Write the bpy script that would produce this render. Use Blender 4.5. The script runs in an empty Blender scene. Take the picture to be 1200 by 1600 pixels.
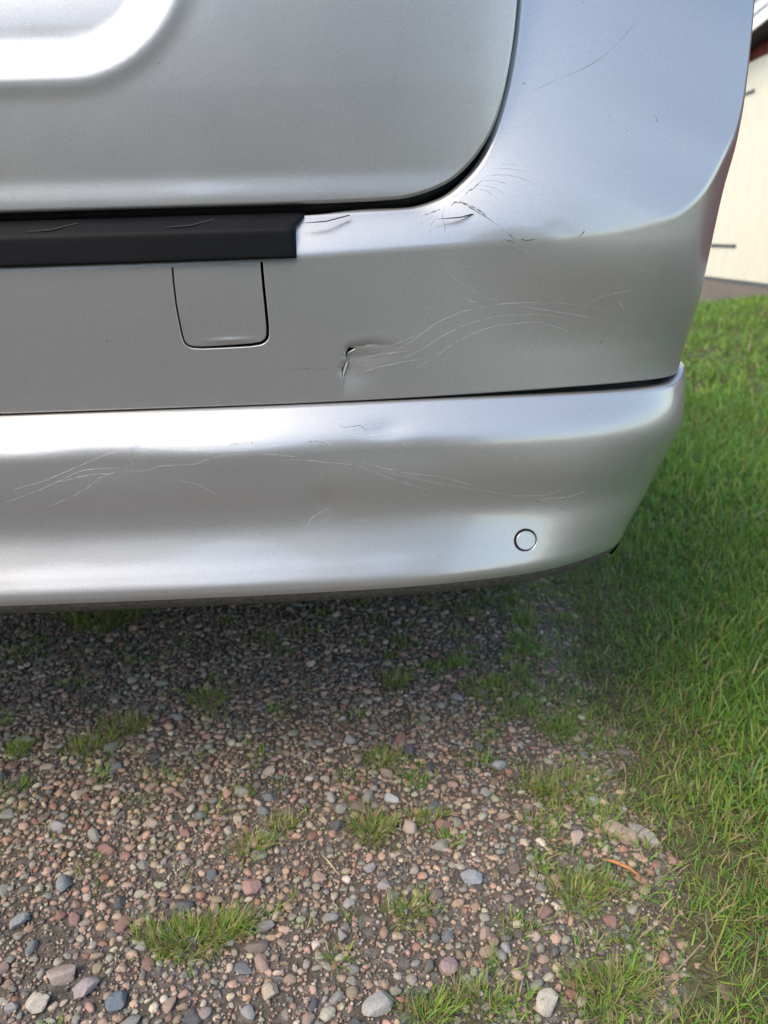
import bpy, bmesh, math, random
import numpy as np
from mathutils import Matrix, Vector

# ------------------------------------------------------------------ camera, sky, sun, exposure
scene = bpy.context.scene
PITCH, ROLL, EYE = math.radians(19.84), math.radians(1.75), 0.72
r0 = Vector((1, 0, 0)); u0 = Vector((0, math.sin(PITCH), math.cos(PITCH))); fw = Vector((0, math.cos(PITCH), -math.sin(PITCH)))
rr = math.cos(ROLL) * r0 - math.sin(ROLL) * u0; uu = math.sin(ROLL) * r0 + math.cos(ROLL) * u0
cam_data = bpy.data.cameras.new('camera')
cam = bpy.data.objects.new('camera', cam_data)
scene.collection.objects.link(cam)
cam.matrix_world = Matrix(((rr.x, uu.x, -fw.x, 0), (rr.y, uu.y, -fw.y, 0), (rr.z, uu.z, -fw.z, EYE), (0, 0, 0, 1)))
cam_data.sensor_fit = 'VERTICAL'; cam_data.sensor_height = 36; cam_data.sensor_width = 27; cam_data.lens = 27
cam_data.clip_start = 0.02; cam_data.clip_end = 600
cam_data.dof.use_dof = True; cam_data.dof.focus_distance = 0.74; cam_data.dof.aperture_fstop = 6.5
scene.camera = cam

SUN_AZ, SUN_EL = math.radians(-138), math.radians(48)      # azimuth from +Y towards +X
sun_vec = Vector((math.sin(SUN_AZ) * math.cos(SUN_EL), math.cos(SUN_AZ) * math.cos(SUN_EL), math.sin(SUN_EL)))
world = bpy.data.worlds.new('World'); scene.world = world; world.use_nodes = True
wn = world.node_tree; bg = wn.nodes['Background']
sky = wn.nodes.new('ShaderNodeTexSky'); sky.sky_type = 'NISHITA'; sky.sun_disc = False
sky.sun_elevation = SUN_EL; sky.sun_rotation = SUN_AZ; sky.air_density = 1.0; sky.dust_density = 1.0; sky.ozone_density = 1.0
wn.links.new(sky.outputs[0], bg.inputs[0]); bg.inputs[1].default_value = 0.15
sd = bpy.data.lights.new('sun', 'SUN'); sd.energy = 0.75; sd.angle = math.radians(30); sd.color = (1.0, 0.86, 0.66)
sun = bpy.data.objects.new('sun', sd); scene.collection.objects.link(sun)
sun.rotation_euler = sun_vec.to_track_quat('Z', 'Y').to_euler(); sun.location = (0, 0, 8)
vs = scene.view_settings
vs.view_transform = 'Standard'; vs.look = 'None'; vs.gamma = 1; vs.exposure = 1.85; vs.use_curve_mapping = False
vs.use_white_balance = True; vs.white_balance_temperature = 7100; vs.white_balance_tint = 10

#GEO ---------------------------------------------------------------- shape of the car's rear (metres)
# s runs along the bumper from the car's centre line round the corner, z is height, d is how far inboard
XC = -0.57
PS = np.array([-.2, 0, .3, .57, .70, .77, .82, .855, .885, .915, .95, 1.0, 1.1, 1.6, 6])
PA = np.radians([0, 0, 1.2, 4, 7.5, 12, 20, 34, 52, 67, 76, 82, 86.5, 89.5, 90])
def mono(x, xp, fp):
    x = np.asarray(x, float); xp = np.asarray(xp, float); fp = np.asarray(fp, float)
    h = np.diff(xp); m = np.diff(fp) / h; d = np.zeros(len(xp))
    for i in range(1, len(xp) - 1):
        if m[i-1] * m[i] > 0: d[i] = 2 * m[i-1] * m[i] / (m[i-1] + m[i])
    d[0] = m[0]; d[-1] = m[-1]
    x = np.clip(x, xp[0], xp[-1]); k = np.clip(np.searchsorted(xp, x) - 1, 0, len(xp) - 2); t = (x - xp[k]) / h[k]; t2 = t*t; t3 = t2*t
    return (2*t3-3*t2+1)*fp[k] + (t3-2*t2+t)*h[k]*d[k] + (-2*t3+3*t2)*fp[k+1] + (t3-t2)*h[k]*d[k+1]
SS = np.linspace(0, 5.6, 11201); _ds = SS[1] - SS[0]
PSI = mono(SS, PS, PA)
PX = np.concatenate([[0], np.cumsum(np.cos((PSI[1:] + PSI[:-1]) / 2)) * _ds]) + XC
PY = np.concatenate([[0], np.cumsum(np.sin((PSI[1:] + PSI[:-1]) / 2)) * _ds])
PY += .72 - np.interp(.51, SS, PY)
def P(s, z, d):
    s = np.asarray(s, float); a = np.abs(s); sg = np.where(s < 0, -1., 1.)
    x = np.interp(a, SS, PX); y = np.interp(a, SS, PY); p = np.interp(a, SS, PSI)
    x = x - np.sin(p) * d; y = y + np.cos(p) * d
    x = XC + (x - XC) * sg
    return np.stack(np.broadcast_arrays(x, y, z), -1)
def sst(a, b, x):
    t = np.clip((x - a) / (b - a), 0, 1); return t * t * (3 - 2 * t)
DZ = np.array([.2, .30, .36, .40, .45, .50, .52, .574, .65, .75, .8, .85, .9, 1.0, 1.3])
DD = np.array([.035, .03, .02, .012, .0, -.006, -.006, -.006, -.019, -.030, -.038, -.041, -.043, -.045, -.045])
# the dent to the right of the crack
CRACK = np.array([(.5417, .6227), (.5390, .6175), (.5394, .6116), (.5348, .6040), (.5346, .5999), (.5362, .5938)])
def dent(s, z):
    cs = np.interp(z, CRACK[::-1, 1], CRACK[::-1, 0])
    side = s - cs
    into = np.where(side > 0, np.exp(-(np.clip(side, 0, 1) / .030) ** 2), np.exp(-(side / .0035) ** 2) * .25)
    hz = sst(.574, .606, z) * (1 - sst(.6125, .6245, z))
    a = .0038 * into * hz
    # crease running off to the right from the top of the crack, with a low swelling above it
    lz = .6212 + .0030 * np.sin(np.clip((s - .54) / .05, 0, 1) * np.pi)
    a = a - .0005 * np.exp(-((z - lz - .006) / .005) ** 2) * sst(.530, .542, s) * (1 - sst(.555, .60, s))
    g = np.where(z > lz, np.exp(-np.abs(z - lz) / .0045), np.exp(-np.abs(z - lz) / .0060))
    a = a + .0024 * g * sst(.536, .546, s) * (1 - sst(.548, .600, s))
    return a
def dface(s, z, dents=True):
    s = np.asarray(s, float); z = np.asarray(z, float)
    d = sst(.74, .93, np.abs(s)) * mono(z, DZ, DD) - .0010 * np.clip((z - .60) / .1, -.3, 1.5) * (1 - sst(.7, .85, np.abs(s)))
    d = d + .0012 * np.sin(9 * s + 22 * z) * sst(.5, .6, s) * (1 - sst(.72, .82, s))
    a_ = np.abs(s); d = d - .009 * sst(.64, .78, a_) * (1 - sst(.83, .90, a_)) * sst(.61, .712, z) * (1 - sst(.76, .85, z))
    if dents: d = d + dent(s, z)
    return d
CC = [0, .30, .509, .577, .659, .724, .7845, .86, .93, 1.0, 1.08, 1.14, 1.19, 1.25]
CR_S = [0, .30, .509, .577, .659, .724, .7845, .836, .868, .891, .9080, .927, .948, .975]
CR_Z = [.7000, .7005, .7054, .7076, .71, .712, .7168, .729, .7527, .7858, .8103, .850, .91, 1.0]
CI_S = [0, .30, .509, .557, .605, .635, .656, .674, .689, .701, .708, .712, .7145, .717]
CI_Z = [.7375, .7375, .737, .7376, .7397, .7471, .7602, .7787, .8076, .8436, .8763, .908, .945, 1.0]
def seam(c): return c, np.interp(c, [0, .5, .83, .9, 1.25], [.574, .5735, .5768, .575, .572])
def crease(c): return mono(c, CC, CR_S), mono(c, CC, CR_Z)
def cin(c):
    s, z = mono(c, CC, CI_S), mono(c, CC, CI_Z)
    return P(s, z, din(s, z))
def din(s, z): return .015 + .17 * np.clip(z - .75, 0, 1)
def face_sz(c, t):
    s0, z0 = seam(c); s1, z1 = crease(c)
    return s0 + (s1 - s0) * t, z0 + (z1 - z0) * t
def face_pt(c, t):
    s, z = face_sz(c, t); return P(s, z, dface(s, z))
def shoulder_pt(c, u):
    c = np.asarray(c, float); u = np.asarray(u, float)
    s1, z1 = crease(c); a = P(s1, z1, dface(s1, z1)); b = cin(c)
    w = np.linalg.norm(b - a, axis=-1)
    p = a + (b - a) * u[..., None]
    bul = .034 * w * 4 * u * (1 - u)
    p = p + bul[..., None] * np.array([.05, -.93, .35])
    return crumple(p)
# crumpled corner by the tailgate (world positions)
FOLDS = []
def crumple(p):
    for (a, b, wd, dp) in FOLDS:
        a = np.array(a); b = np.array(b); ab = b - a
        t = np.clip(((p - a) @ ab) / (ab @ ab), 0, 1)
        r = np.linalg.norm(p - (a + t[..., None] * ab), axis=-1)
        p = p + (dp * np.exp(-(r / wd) ** 2) * (1 - .6 * t))[..., None] * np.array([0, .85, -.5])
    return p
# lower valance: profile knots (q, z, d in the middle, d at the corner)
VQ = np.array([0, .016, .020, .024, .064, .098, .130, .165, .200, .206, .222, .30])
VZ = np.array([.5680, .5712, .5704, .5660, .5300, .5000, .4700, .4340, .4035, .3985, .3815, .3800])
VD = np.array([.032, .0000, -.0050, -.0085, -.0255, -.0270, -.0260, -.0375, -.0500, -.0490, -.0330, .0400])
VC = np.array([.026, -.0060, -.0105, -.0125, -.0150, -.0050, .0080, .0260, .0480, .0500, .0640, .1200])
LIPS, LIPW = [0, .55, .70, .80, .88, .95, 1.1, 1.6], [0, 0, .10, .41, .82, 1.0, 1.05, 1.1]
_vq = np.linspace(0, .30, 1201); _vz, _vd, _vc = mono(_vq, VQ, VZ), mono(_vq, VQ, VD), mono(_vq, VQ, VC)
def _soft(t):
    o = []
    for wd_ in (19., 46.):
        k = np.exp(-(np.arange(-120, 121) / wd_) ** 2); k /= k.sum(); o.append(np.convolve(np.pad(t, 120, 'edge'), k, 'valid'))
    m_ = sst(.085, .125, _vq); o = o[0] * (1 - m_) + o[1] * m_
    w = sst(.040, .055, _vq) * (1 - sst(.180, .196, _vq)); return t * (1 - w) + o * w
_vz, _vd, _vc = _soft(_vz), _soft(_vd), _soft(_vc)
def V(s, q, dd=0.):
    s = np.asarray(s, float); q = np.asarray(q, float); a = np.abs(s)
    s, q, a = np.broadcast_arrays(s, q, a)
    wl = mono(a, LIPS, LIPW); wt = sst(.74, .93, a)
    k = sst(.06, .21, q); w = wt * (1 - k) + wl * k
    z = np.interp(q, _vq, _vz); dm = np.interp(q, _vq, _vd); dc = np.interp(q, _vq, _vc)
    z = z + (-.0030 * sst(.60, .85, a) + .010 * sst(.87, .925, a)) * (1 - sst(.02, .06, q)) - .004 * sst(.55, .9, a) * sst(.03, .08, q) * (1 - sst(.12, .2, q))
    d = dm + (dc - dm) * w + dd
    d = d + np.where(s > 0, 1, 0) * (.0012 * np.sin(23 * s + 1) * np.exp(-((q - .066) / .018) ** 2) * sst(.22, .3, a) * (1 - sst(.6, .7, a))
        + .0016 * np.exp(-((s - .574) / .022) ** 2 - ((q - .043) / .009) ** 2)
        - .0002 * np.exp(-((s - .336) / .005) ** 2 - ((q - .048) / .014) ** 2)
        + .0002 * np.exp(-((s - .348) / .006) ** 2 - ((q - .050) / .014) ** 2)
        + .0012 * np.exp(-((s - .515) / .012) ** 2 - ((q - .118) / .014) ** 2))
    return P(s, z, d)
# tailgate
TG = [(.5811, .7473), (.6169, .7530), (.6469, .7657), (.6707, .7892), (.6852, .8175), (.6958, .8674), (.6993, .9057), (.703, .96), (.705, 1.04)]
def rrect(x, y, cx, cy, hx, hy, r):
    qx = np.abs(x - cx) - hx + r; qy = np.abs(y - cy) - hy + r
    return np.hypot(np.maximum(qx, 0), np.maximum(qy, 0)) + np.minimum(np.maximum(qx, qy), 0) - r
def d_tail(s, z):
    s = np.asarray(s, float); z = np.asarray(z, float)
    d = .015 + .012 * np.clip(z - .84, 0, 1) - .0022 * (1 - sst(.750, .775, z)) - .004 * sst(.58, .69, np.abs(s)) * 0
    e = rrect(s, z, 0, 1.02, .425, .166, .11)                  # number plate recess
    d = d + (.0055 + 1.2 * np.clip(z - .866, 0, .09) ** 2) * sst(.006, -.030, e) - .0012 * np.exp(-((e - .006) / .009) ** 2)
    return d
def tail_pt(s, z, dd=0.): return P(s, z, d_tail(s, z) + dd)
#ENDGEO
FOLDS += [((.0742, .7564, .7466), (.1056, .7443, .728), .0032, .0048),
          ((.0613, .7560, .7432), (.0980, .7617, .7667), .0045, .0055),
          ((.082, .752, .742), (.104, .752, .748), .0050, -.0034),
          ((.1153, .7413, .7195), (.1257, .7394, .7094), .0025, .0016)]
rng = np.random.default_rng(7); random.seed(7)
COL = scene.collection

# ------------------------------------------------------------------ helpers
def link(o, parent=None):
    COL.objects.link(o)
    if parent: o.parent = parent
    return o
def tag(o, label=None, cat=None, group=None, kind=None):
    if label: o['label'] = label
    if cat: o['category'] = cat
    if group: o['group'] = group
    if kind: o['kind'] = kind
    return o
def empty(name, loc=(0, 0, 0)):
    o = bpy.data.objects.new(name, None); o.empty_display_size = .1; o.location = loc
    return link(o)
def mesh_obj(name, verts, faces, mat, parent=None, smooth=True, nrm=None):
    me = bpy.data.meshes.new(name)
    me.from_pydata([tuple(map(float, v)) for v in verts], [], [tuple(map(int, f)) for f in faces]); me.validate(); me.update()
    if smooth: me.shade_smooth()
    if nrm is not None:
        vn = np.zeros(len(me.vertices) * 3, np.float32); me.vertex_normals.foreach_get('vector', vn); vn = vn.reshape(-1, 3); vn[:len(nrm)] = nrm
        me.normals_split_custom_set_from_vertices(vn.tolist())
    me.materials.append(mat)
    return link(bpy.data.objects.new(name, me), parent)
def tri_mesh(name, verts, tris, mat, parent=None, col=None, smooth=True):
    me = bpy.data.meshes.new(name); n = len(tris)
    me.vertices.add(len(verts)); me.vertices.foreach_set('co', np.ascontiguousarray(verts, np.float32).ravel())
    me.loops.add(n * 3); me.loops.foreach_set('vertex_index', np.ascontiguousarray(tris, np.int32).ravel())
    me.polygons.add(n); me.polygons.foreach_set('loop_start', np.arange(0, n * 3, 3, dtype=np.int32))
    me.update(calc_edges=True)
    if smooth: me.shade_smooth()
    if col is not None:
        a = me.color_attributes.new('col', 'FLOAT_COLOR', 'POINT')
        a.data.foreach_set('color', np.ascontiguousarray(np.concatenate([col, np.ones((len(col), 1))], 1), np.float32).ravel())
    me.materials.append(mat)
    return link(bpy.data.objects.new(name, me), parent)
def grid_faces(nr, nc, off=0, flip=False):
    f = []
    for i in range(nr - 1):
        for j in range(nc - 1):
            a = off + i * nc + j
            q = (a, a + 1, a + nc + 1, a + nc)
            f.append(q[::-1] if flip else q)
    return f
def box(name, x0, x1, y0, y1, z0, z1, mat, parent=None, bevel=0.0):
    bm = bmesh.new(); bmesh.ops.create_cube(bm, size=1)
    for v in bm.verts:
        v.co = Vector(((x0 + x1) / 2 + v.co.x * (x1 - x0), (y0 + y1) / 2 + v.co.y * (y1 - y0), (z0 + z1) / 2 + v.co.z * (z1 - z0)))
    if bevel: bmesh.ops.bevel(bm, geom=bm.edges[:], offset=bevel, segments=2, affect='EDGES', profile=.5)
    me = bpy.data.meshes.new(name); bm.to_mesh(me); bm.free(); me.materials.append(mat)
    return link(bpy.data.objects.new(name, me), parent)
def mirror_x(v): v = np.array(v); v[:, 0] = 2 * XC - v[:, 0]; return v

# cut a plate out of a parametric sheet: sdf < 0 is material; boundary vertices are snapped to the outline, then rolled over in rings
def plate(S, Q, ev, sdf, rings, step, out_dir=np.array([.15, -1, .05])):
    nr, nc = S.shape; s = S.ravel().copy(); q = Q.ravel().copy()
    f0 = sdf(s, q); e = 1e-5
    snap = np.abs(f0) < .56 * step
    for _ in range(3):
        f = sdf(s, q); gs = (sdf(s + e, q) - f) / e; gq = (sdf(s, q + e) - f) / e; g2 = gs * gs + gq * gq + 1e-9
        s = np.where(snap, s - f * gs / g2, s); q = np.where(snap, q - f * gq / g2, q)
    inside = snap | (f0 < 0)
    verts = ev(s, q, 0.); faces = []
    def nrm_at(a, b, dep=0.):
        p0 = ev(a, b, dep); n_ = np.cross(ev(a + 2e-4, b, dep) - p0, ev(a, b + 2e-4, dep) - p0); n_ /= np.linalg.norm(n_, axis=-1)[:, None] + 1e-12
        return n_ * (-1 if np.sum(n_ @ out_dir) < 0 else 1)
    nrms = [nrm_at(s, q)]
    idx = np.arange(nr * nc).reshape(nr, nc)
    A, B, C, D = idx[:-1, :-1].ravel(), idx[:-1, 1:].ravel(), idx[1:, 1:].ravel(), idx[1:, :-1].ravel()
    for a in zip(A, B, C, D):
        k = [v for v in a if inside[v]]
        if len(k) >= 3: faces.append(tuple(k))
    cnt = {}
    for fc in faces:
        for i in range(len(fc)):
            a, b = fc[i], fc[(i + 1) % len(fc)]
            if snap[a] and snap[b]: cnt[(a, b)] = cnt.get((a, b), 0) + 1
    edges = [(a, b) for (a, b) in cnt if (b, a) not in cnt]
    bv = sorted({v for ed in edges for v in ed}); pos = {v: i for i, v in enumerate(bv)}; bv = np.array(bv)
    f = sdf(s[bv], q[bv]); gs = (sdf(s[bv] + e, q[bv]) - f) / e; gq = (sdf(s[bv], q[bv] + e) - f) / e
    gl = np.sqrt(gs * gs + gq * gq) + 1e-9; gs /= gl; gq /= gl
    prev = bv; out = [verts]; base = len(verts)
    nb = nrms[0][bv]; gw = ev(s[bv] + gs * 5e-4, q[bv] + gq * 5e-4, 0.) - ev(s[bv], q[bv], 0.); gw /= np.linalg.norm(gw, axis=1)[:, None] + 1e-12
    rmax = max(r_[0] for r_ in rings)
    for (off, dep) in rings:
        sn = min(1, off / rmax); nr_ = nb * math.sqrt(max(0, 1 - sn * sn)) + gw * sn; nrms.append(nr_ / np.linalg.norm(nr_, axis=1)[:, None])
        out.append(ev(s[bv] + gs * off, q[bv] + gq * off, dep)); cur = base + np.arange(len(bv))
        for (a, b) in edges:
            faces.append((prev[pos[b]], prev[pos[a]], cur[pos[a]], cur[pos[b]]))
        prev = cur; base += len(bv)
    V_ = np.concatenate(out)
    q4 = [f_ for f_ in faces if len(f_) == 4][:400]; g_ = sum(np.dot(np.cross(V_[f_[1]] - V_[f_[0]], V_[f_[2]] - V_[f_[0]]), nrms[0][f_[0]]) for f_ in q4 if max(f_) < len(verts))
    if g_ < 0: faces = [f_[::-1] for f_ in faces]
    keep = np.unique(np.concatenate([np.array(f_) for f_ in faces])); remap = -np.ones(len(V_), int); remap[keep] = np.arange(len(keep))
    return V_[keep], [tuple(remap[list(f_)]) for f_ in faces], np.concatenate(nrms)[keep]
def roll(r, deep, n=5, sign=1):
    return [(sign * r * math.sin(math.pi / 2 * k / n), r * (1 - math.cos(math.pi / 2 * k / n))) for k in range(1, n + 1)] + [(sign * r, deep)]

# ------------------------------------------------------------------ materials
class NT:
    def __init__(self, name):
        self.m = bpy.data.materials.new(name); self.m.use_nodes = True; self.t = self.m.node_tree
        self.b = self.t.nodes['Principled BSDF']; self.out = self.t.nodes['Material Output']
    def n(self, kind, **kw):
        x = self.t.nodes.new('ShaderNode' + kind)
        for k, v in kw.items():
            if k in x.inputs: x.inputs[k].default_value = v
            else: setattr(x, k, v)
        return x
    def l(self, a, b): self.t.links.new(a, b)
    def coord(self, w='Object'): return self.n('TexCoord').outputs[w]
    def noise(self, scale, detail=2, rough=.5, vec=None):
        x = self.n('TexNoise', Scale=scale, Detail=detail, Roughness=rough); self.l(vec if vec is not None else self.coord(), x.inputs['Vector']); return x.outputs['Fac']
    def ramp(self, fac, stops, interp='LINEAR'):
        x = self.n('ValToRGB'); x.color_ramp.interpolation = interp
        el = x.color_ramp.elements
        while len(el) < len(stops): el.new(.5)
        for e_, (p_, c_) in zip(el, stops): e_.position = p_; e_.color = tuple(c_) + (1,) if len(c_) == 3 else c_
        self.l(fac, x.inputs[0]); return x.outputs[0]
    def mix(self, fac, a, b, mode='MIX'):
        x = self.n('Mix'); x.data_type = 'RGBA'; x.blend_type = mode
        for sock, v in ((x.inputs[0], fac), (x.inputs[6], a), (x.inputs[7], b)):
            if hasattr(v, 'links'): self.l(v, sock)
            elif isinstance(v, (int, float)): sock.default_value = v
            else: sock.default_value = tuple(v) + (1,)
        return x.outputs[2]
    def bump(self, h, strength, dist, normal=None):
        x = self.n('Bump', Strength=strength, Distance=dist); self.l(h, x.inputs['Height'])
        if normal is not None: self.l(normal, x.inputs['Normal'])
        return x.outputs[0]
def simple(name, col, rough=.5, metal=0., spec=.5, var=.12, vscale=30, bump=0., bscale=200):
    m = NT(name); b = m.b; b.inputs['Roughness'].default_value = rough; b.inputs['Metallic'].default_value = metal; b.inputs['Specular IOR Level'].default_value = spec
    c = m.ramp(m.noise(vscale, 4, .6), [(.3, [max(0, x * (1 - var)) for x in col]), (.7, [min(1, x * (1 + var)) for x in col])])
    m.l(c, b.inputs['Base Color'])
    if bump: m.l(m.bump(m.noise(bscale, 3), .6, bump), b.inputs['Normal'])
    return m.m
def paint_mat():
    m = NT('silver_paint'); b = m.b
    fl = m.noise(1100, 2, .7); big = m.noise(7, 4, .6); fl2 = m.noise(420, 1, .5)
    c = m.ramp(fl, [(.28, (.300, .303, .296)), (.5, (.345, .348, .340)), (.75, (.405, .408, .397))])
    c = m.mix(m.ramp(big, [(.40, (0, 0, 0)), (.72, (.22, .22, .22))]), c, (.30, .285, .25))       # thin film of road dust
    spk = m.ramp(m.noise(210, 1, .4), [(.79, (0, 0, 0)), (.83, (.5, .5, .5))]); c = m.mix(spk, c, (.16, .14, .12))       # specks of dried mud
    m.l(c, b.inputs['Base Color'])
    b.inputs['Metallic'].default_value = .66
    r = m.n('MapRange'); r.inputs['To Min'].default_value = .29; r.inputs['To Max'].default_value = .40; m.l(m.noise(14, 5, .65), r.inputs['Value']); m.l(r.outputs[0], b.inputs['Roughness'])
    b.inputs['Coat Weight'].default_value = .8; b.inputs['Coat IOR'].default_value = 1.5
    r2 = m.n('MapRange'); r2.inputs['To Min'].default_value = .03; r2.inputs['To Max'].default_value = .12; m.l(m.noise(35, 5, .7), r2.inputs['Value']); m.l(r2.outputs[0], b.inputs['Coat Roughness'])
    m.l(m.bump(fl, .10, .0006, m.bump(fl2, .05, .0006)), b.inputs['Normal'])
    m.l(m.bump(m.noise(260, 2, .5), .05, .0006), b.inputs['Coat Normal'])
    return m.m
def plastic_mat():
    m = NT('black_grained_plastic'); b = m.b; g = m.noise(900, 3, .6)
    c = m.ramp(m.noise(25, 4, .6), [(.3, (.0022, .0027, .0035)), (.75, (.005, .0058, .0070))]); m.l(c, b.inputs['Base Color'])
    b.inputs['Roughness'].default_value = .6; b.inputs['Specular IOR Level'].default_value = .14; m.l(m.bump(g, .5, .0006), b.inputs['Normal']); return m.m
PAINT = paint_mat(); TRIM = plastic_mat()
RUBBER = simple('black_rubber', (.012, .012, .013), .6, vscale=60)
DARKIN = simple('dark_inner_panel', (.010, .010, .010), .8)
SCRATCH_L = simple('bare_scratch', (.46, .46, .45), .55, .45, var=.2, vscale=300)
SCRATCH_FOLD_D = simple('scuff_fold_shade', (.07, .07, .075), .6, var=.5, vscale=400)
CHIP = simple('white_chipped_primer', (.40, .37, .36), .7, var=.1, vscale=300)
GLASS = simple('tinted_glass', (.01, .012, .012), .05, 0, .5)
LAMPRED = simple('red_lamp_plastic', (.35, .01, .008), .12)
CHROME = simple('alloy_metal', (.55, .55, .56), .3, .9)

# ------------------------------------------------------------------ the car
car = empty('estate_car', (XC, 1.6, 0))
tag(car, 'silver estate car with cracked and scratched rear bumper parked on gravel', 'car')
car_objs = []
def keep_world(o):              # vertices are written in world metres; parent with inverse
    o.matrix_parent_inverse = Matrix.Translation(-Vector(car.location)) if o.parent is car else Matrix.Identity(4)
    return o
def cmesh(name, v, f, mat, parent=None, smooth=True, nrm=None):
    o = mesh_obj(name, v, f, mat, car if parent is None else parent, smooth, nrm); keep_world(o); return o

# upper bumper cover: face (with openings), crease, shoulder, return flange
TOW = np.array([(.3889, .7200), (.3875, .6697), (.3890, .650), (.3903, .6357), (.3931, .6292), (.4015, .6261), (.43, .6262), (.46, .6269), (.4679, .6307), (.4708, .6375), (.4705, .66), (.4699, .6836), (.4697, .7200)])
def poly_sdf(s, z, pts):
    shp = s.shape; s = s.ravel(); z = z.ravel(); n = len(pts); d = np.full(s.shape, 9.); ins = np.zeros(s.shape, bool)
    for i in range(n):
        a = pts[i]; b = pts[(i + 1) % n]; e0, e1 = b - a; wx = s - a[0]; wy = z - a[1]
        t = np.clip((wx * e0 + wy * e1) / (e0 * e0 + e1 * e1), 0, 1)
        d = np.minimum(d, np.hypot(wx - e0 * t, wy - e1 * t))
        c = ((a[1] <= z) & (b[1] > z)) | ((b[1] <= z) & (a[1] > z))
        xi = a[0] + (z - a[1]) / (e1 if abs(e1) > 1e-12 else 1e-12) * e0
        ins ^= c & (s < xi)
    return np.where(ins, -d, d).reshape(shp)
def smooth_poly(pts, n=2):
    for _ in range(n):
        q = []
        for i in range(len(pts)):
            a, b = pts[i], pts[(i + 1) % len(pts)]; q += [a * .75 + b * .25, a * .25 + b * .75]
        pts = np.array(q)
    return pts
TOWS = smooth_poly(TOW, 1)
HOLE = np.array([(.5417, .6232), (.5398, .6200), (.5384, .6172), (.5392, .6125), (.5375, .6075), (.5344, .6045), (.5338, .6010), (.5343, .5975), (.5360, .5935), (.5358, .5975), (.5362, .6015), (.5370, .6050), (.5396, .6095), (.5404, .6130), (.5412, .6166), (.5448, .6186), (.5505, .6214), (.5460, .6228)])
def face_ev(s, z, dd): return P(s, z, dface(s, z) + dd)
def face_mat_sdf(s, z): return np.maximum(-(poly_sdf(s, z, TOWS) - .0006), -poly_sdf(s, z, HOLE))
def lines(segs):
    o = [segs[0][0]]
    for a, b, h in segs:
        n = max(1, round((b - a) / h)); o += list(a + (b - a) * np.arange(1, n + 1) / n)
    return np.array(o)
NT_FACE = 118
def bumper_half(sign):
    if sign > 0: cs = lines([(0, .375, .012), (.375, .482, .0011), (.482, .525, .003), (.525, .565, .0007), (.565, .80, .004), (.80, 1.25, .007)])
    else: cs = lines([(0, .6, .02), (.6, .95, .008), (.95, 1.25, .02)])
    ts = np.linspace(0, .972, NT_FACE if sign > 0 else 24)
    c2, t2 = np.meshgrid(cs, ts); S, Z = face_sz(c2, t2)
    if sign > 0:
        fv, ff, fn = plate(S, Z, face_ev, face_mat_sdf, roll(.0010, .006, 3), .0011)
    else:
        fn = None; fv = P(-S, Z, dface(S, Z, False)).reshape(-1, 3); ff = grid_faces(len(ts), len(cs), flip=True)
    verts = [fv]; faces = list(ff); base = len(fv)
    if sign > 0: cs = lines([(0, .5, .012), (.5, .60, .004), (.60, .90, .0025), (.90, 1.25, .006)])
    # crease roll, shoulder and flange rows
    def sh(u):
        p = shoulder_pt(cs, np.full(len(cs), u)); return p
    a = face_pt(cs, .972) if sign > 0 else P(cs * 0 + face_sz(cs, .972)[0], face_sz(cs, .972)[1], dface(*face_sz(cs, .972), False))
    k = face_pt(cs, 1.0) if sign > 0 else P(*face_sz(cs, 1.0), dface(*face_sz(cs, 1.0), False))
    w = np.linalg.norm(cin(cs) - k, axis=1); u1 = .0042 / w; b = shoulder_pt(cs, u1)
    rows = []
    for i in range(8):
        t = i / 7; rows.append(a * (1 - t) ** 2 + k * 2 * t * (1 - t) + b * t * t)
    for i in range(1, 41 if sign > 0 else 11):
        t = i / (40 if sign > 0 else 10); rows.append(shoulder_pt(cs, u1 + (1 - u1) * t))
    ci = cin(cs); o = ci - k; o /= np.linalg.norm(o, axis=1)[:, None]; nin = np.array([0, 1, -.10]); nin = nin / np.linalg.norm(nin)
    o = o - (o @ nin)[:, None] * nin; o /= np.linalg.norm(o, axis=1)[:, None]
    rF = (.0015 + .006 * sst(.50, .62, cs))[:, None]
    for i in range(1, 7):
        ph = math.pi / 2 * i / 6; rows.append(crumple(ci + o * rF * math.sin(ph) + nin * rF * (1 - math.cos(ph))))
    rows.append(ci + o * rF + nin * .028)
    # lower edge return
    R = np.array(rows)
    if sign < 0: R[..., 0] = 2 * XC - R[..., 0]
    verts.append(R.reshape(-1, 3)); faces += grid_faces(len(rows), len(cs), base, flip=sign < 0); base += R.shape[0] * R.shape[1]
    s0, z0 = seam(cs); d0 = dface(s0, z0, sign > 0)
    low = np.array([P(s0, z0, d0), P(s0, z0 - .0012, d0 + .0006), P(s0, z0 - .0016, d0 + .002), P(s0, z0 - .0016, d0 + .02)])
    if sign < 0: low[..., 0] = 2 * XC - low[..., 0]
    verts.append(low.reshape(-1, 3)); faces += grid_faces(4, len(cs), base, flip=sign > 0)
    return np.concatenate(verts), faces, fn
vr, fr, nr0 = bumper_half(1); vl, fl_, _ = bumper_half(-1)
bumper = cmesh('bumper_cover', np.concatenate([vr, vl]), fr + [tuple(i + len(vr) for i in f) for f in fl_], PAINT, nrm=nr0)
bumper['label'] = 'upper bumper cover with torn crack, scratches and crumpled corner'
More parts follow.
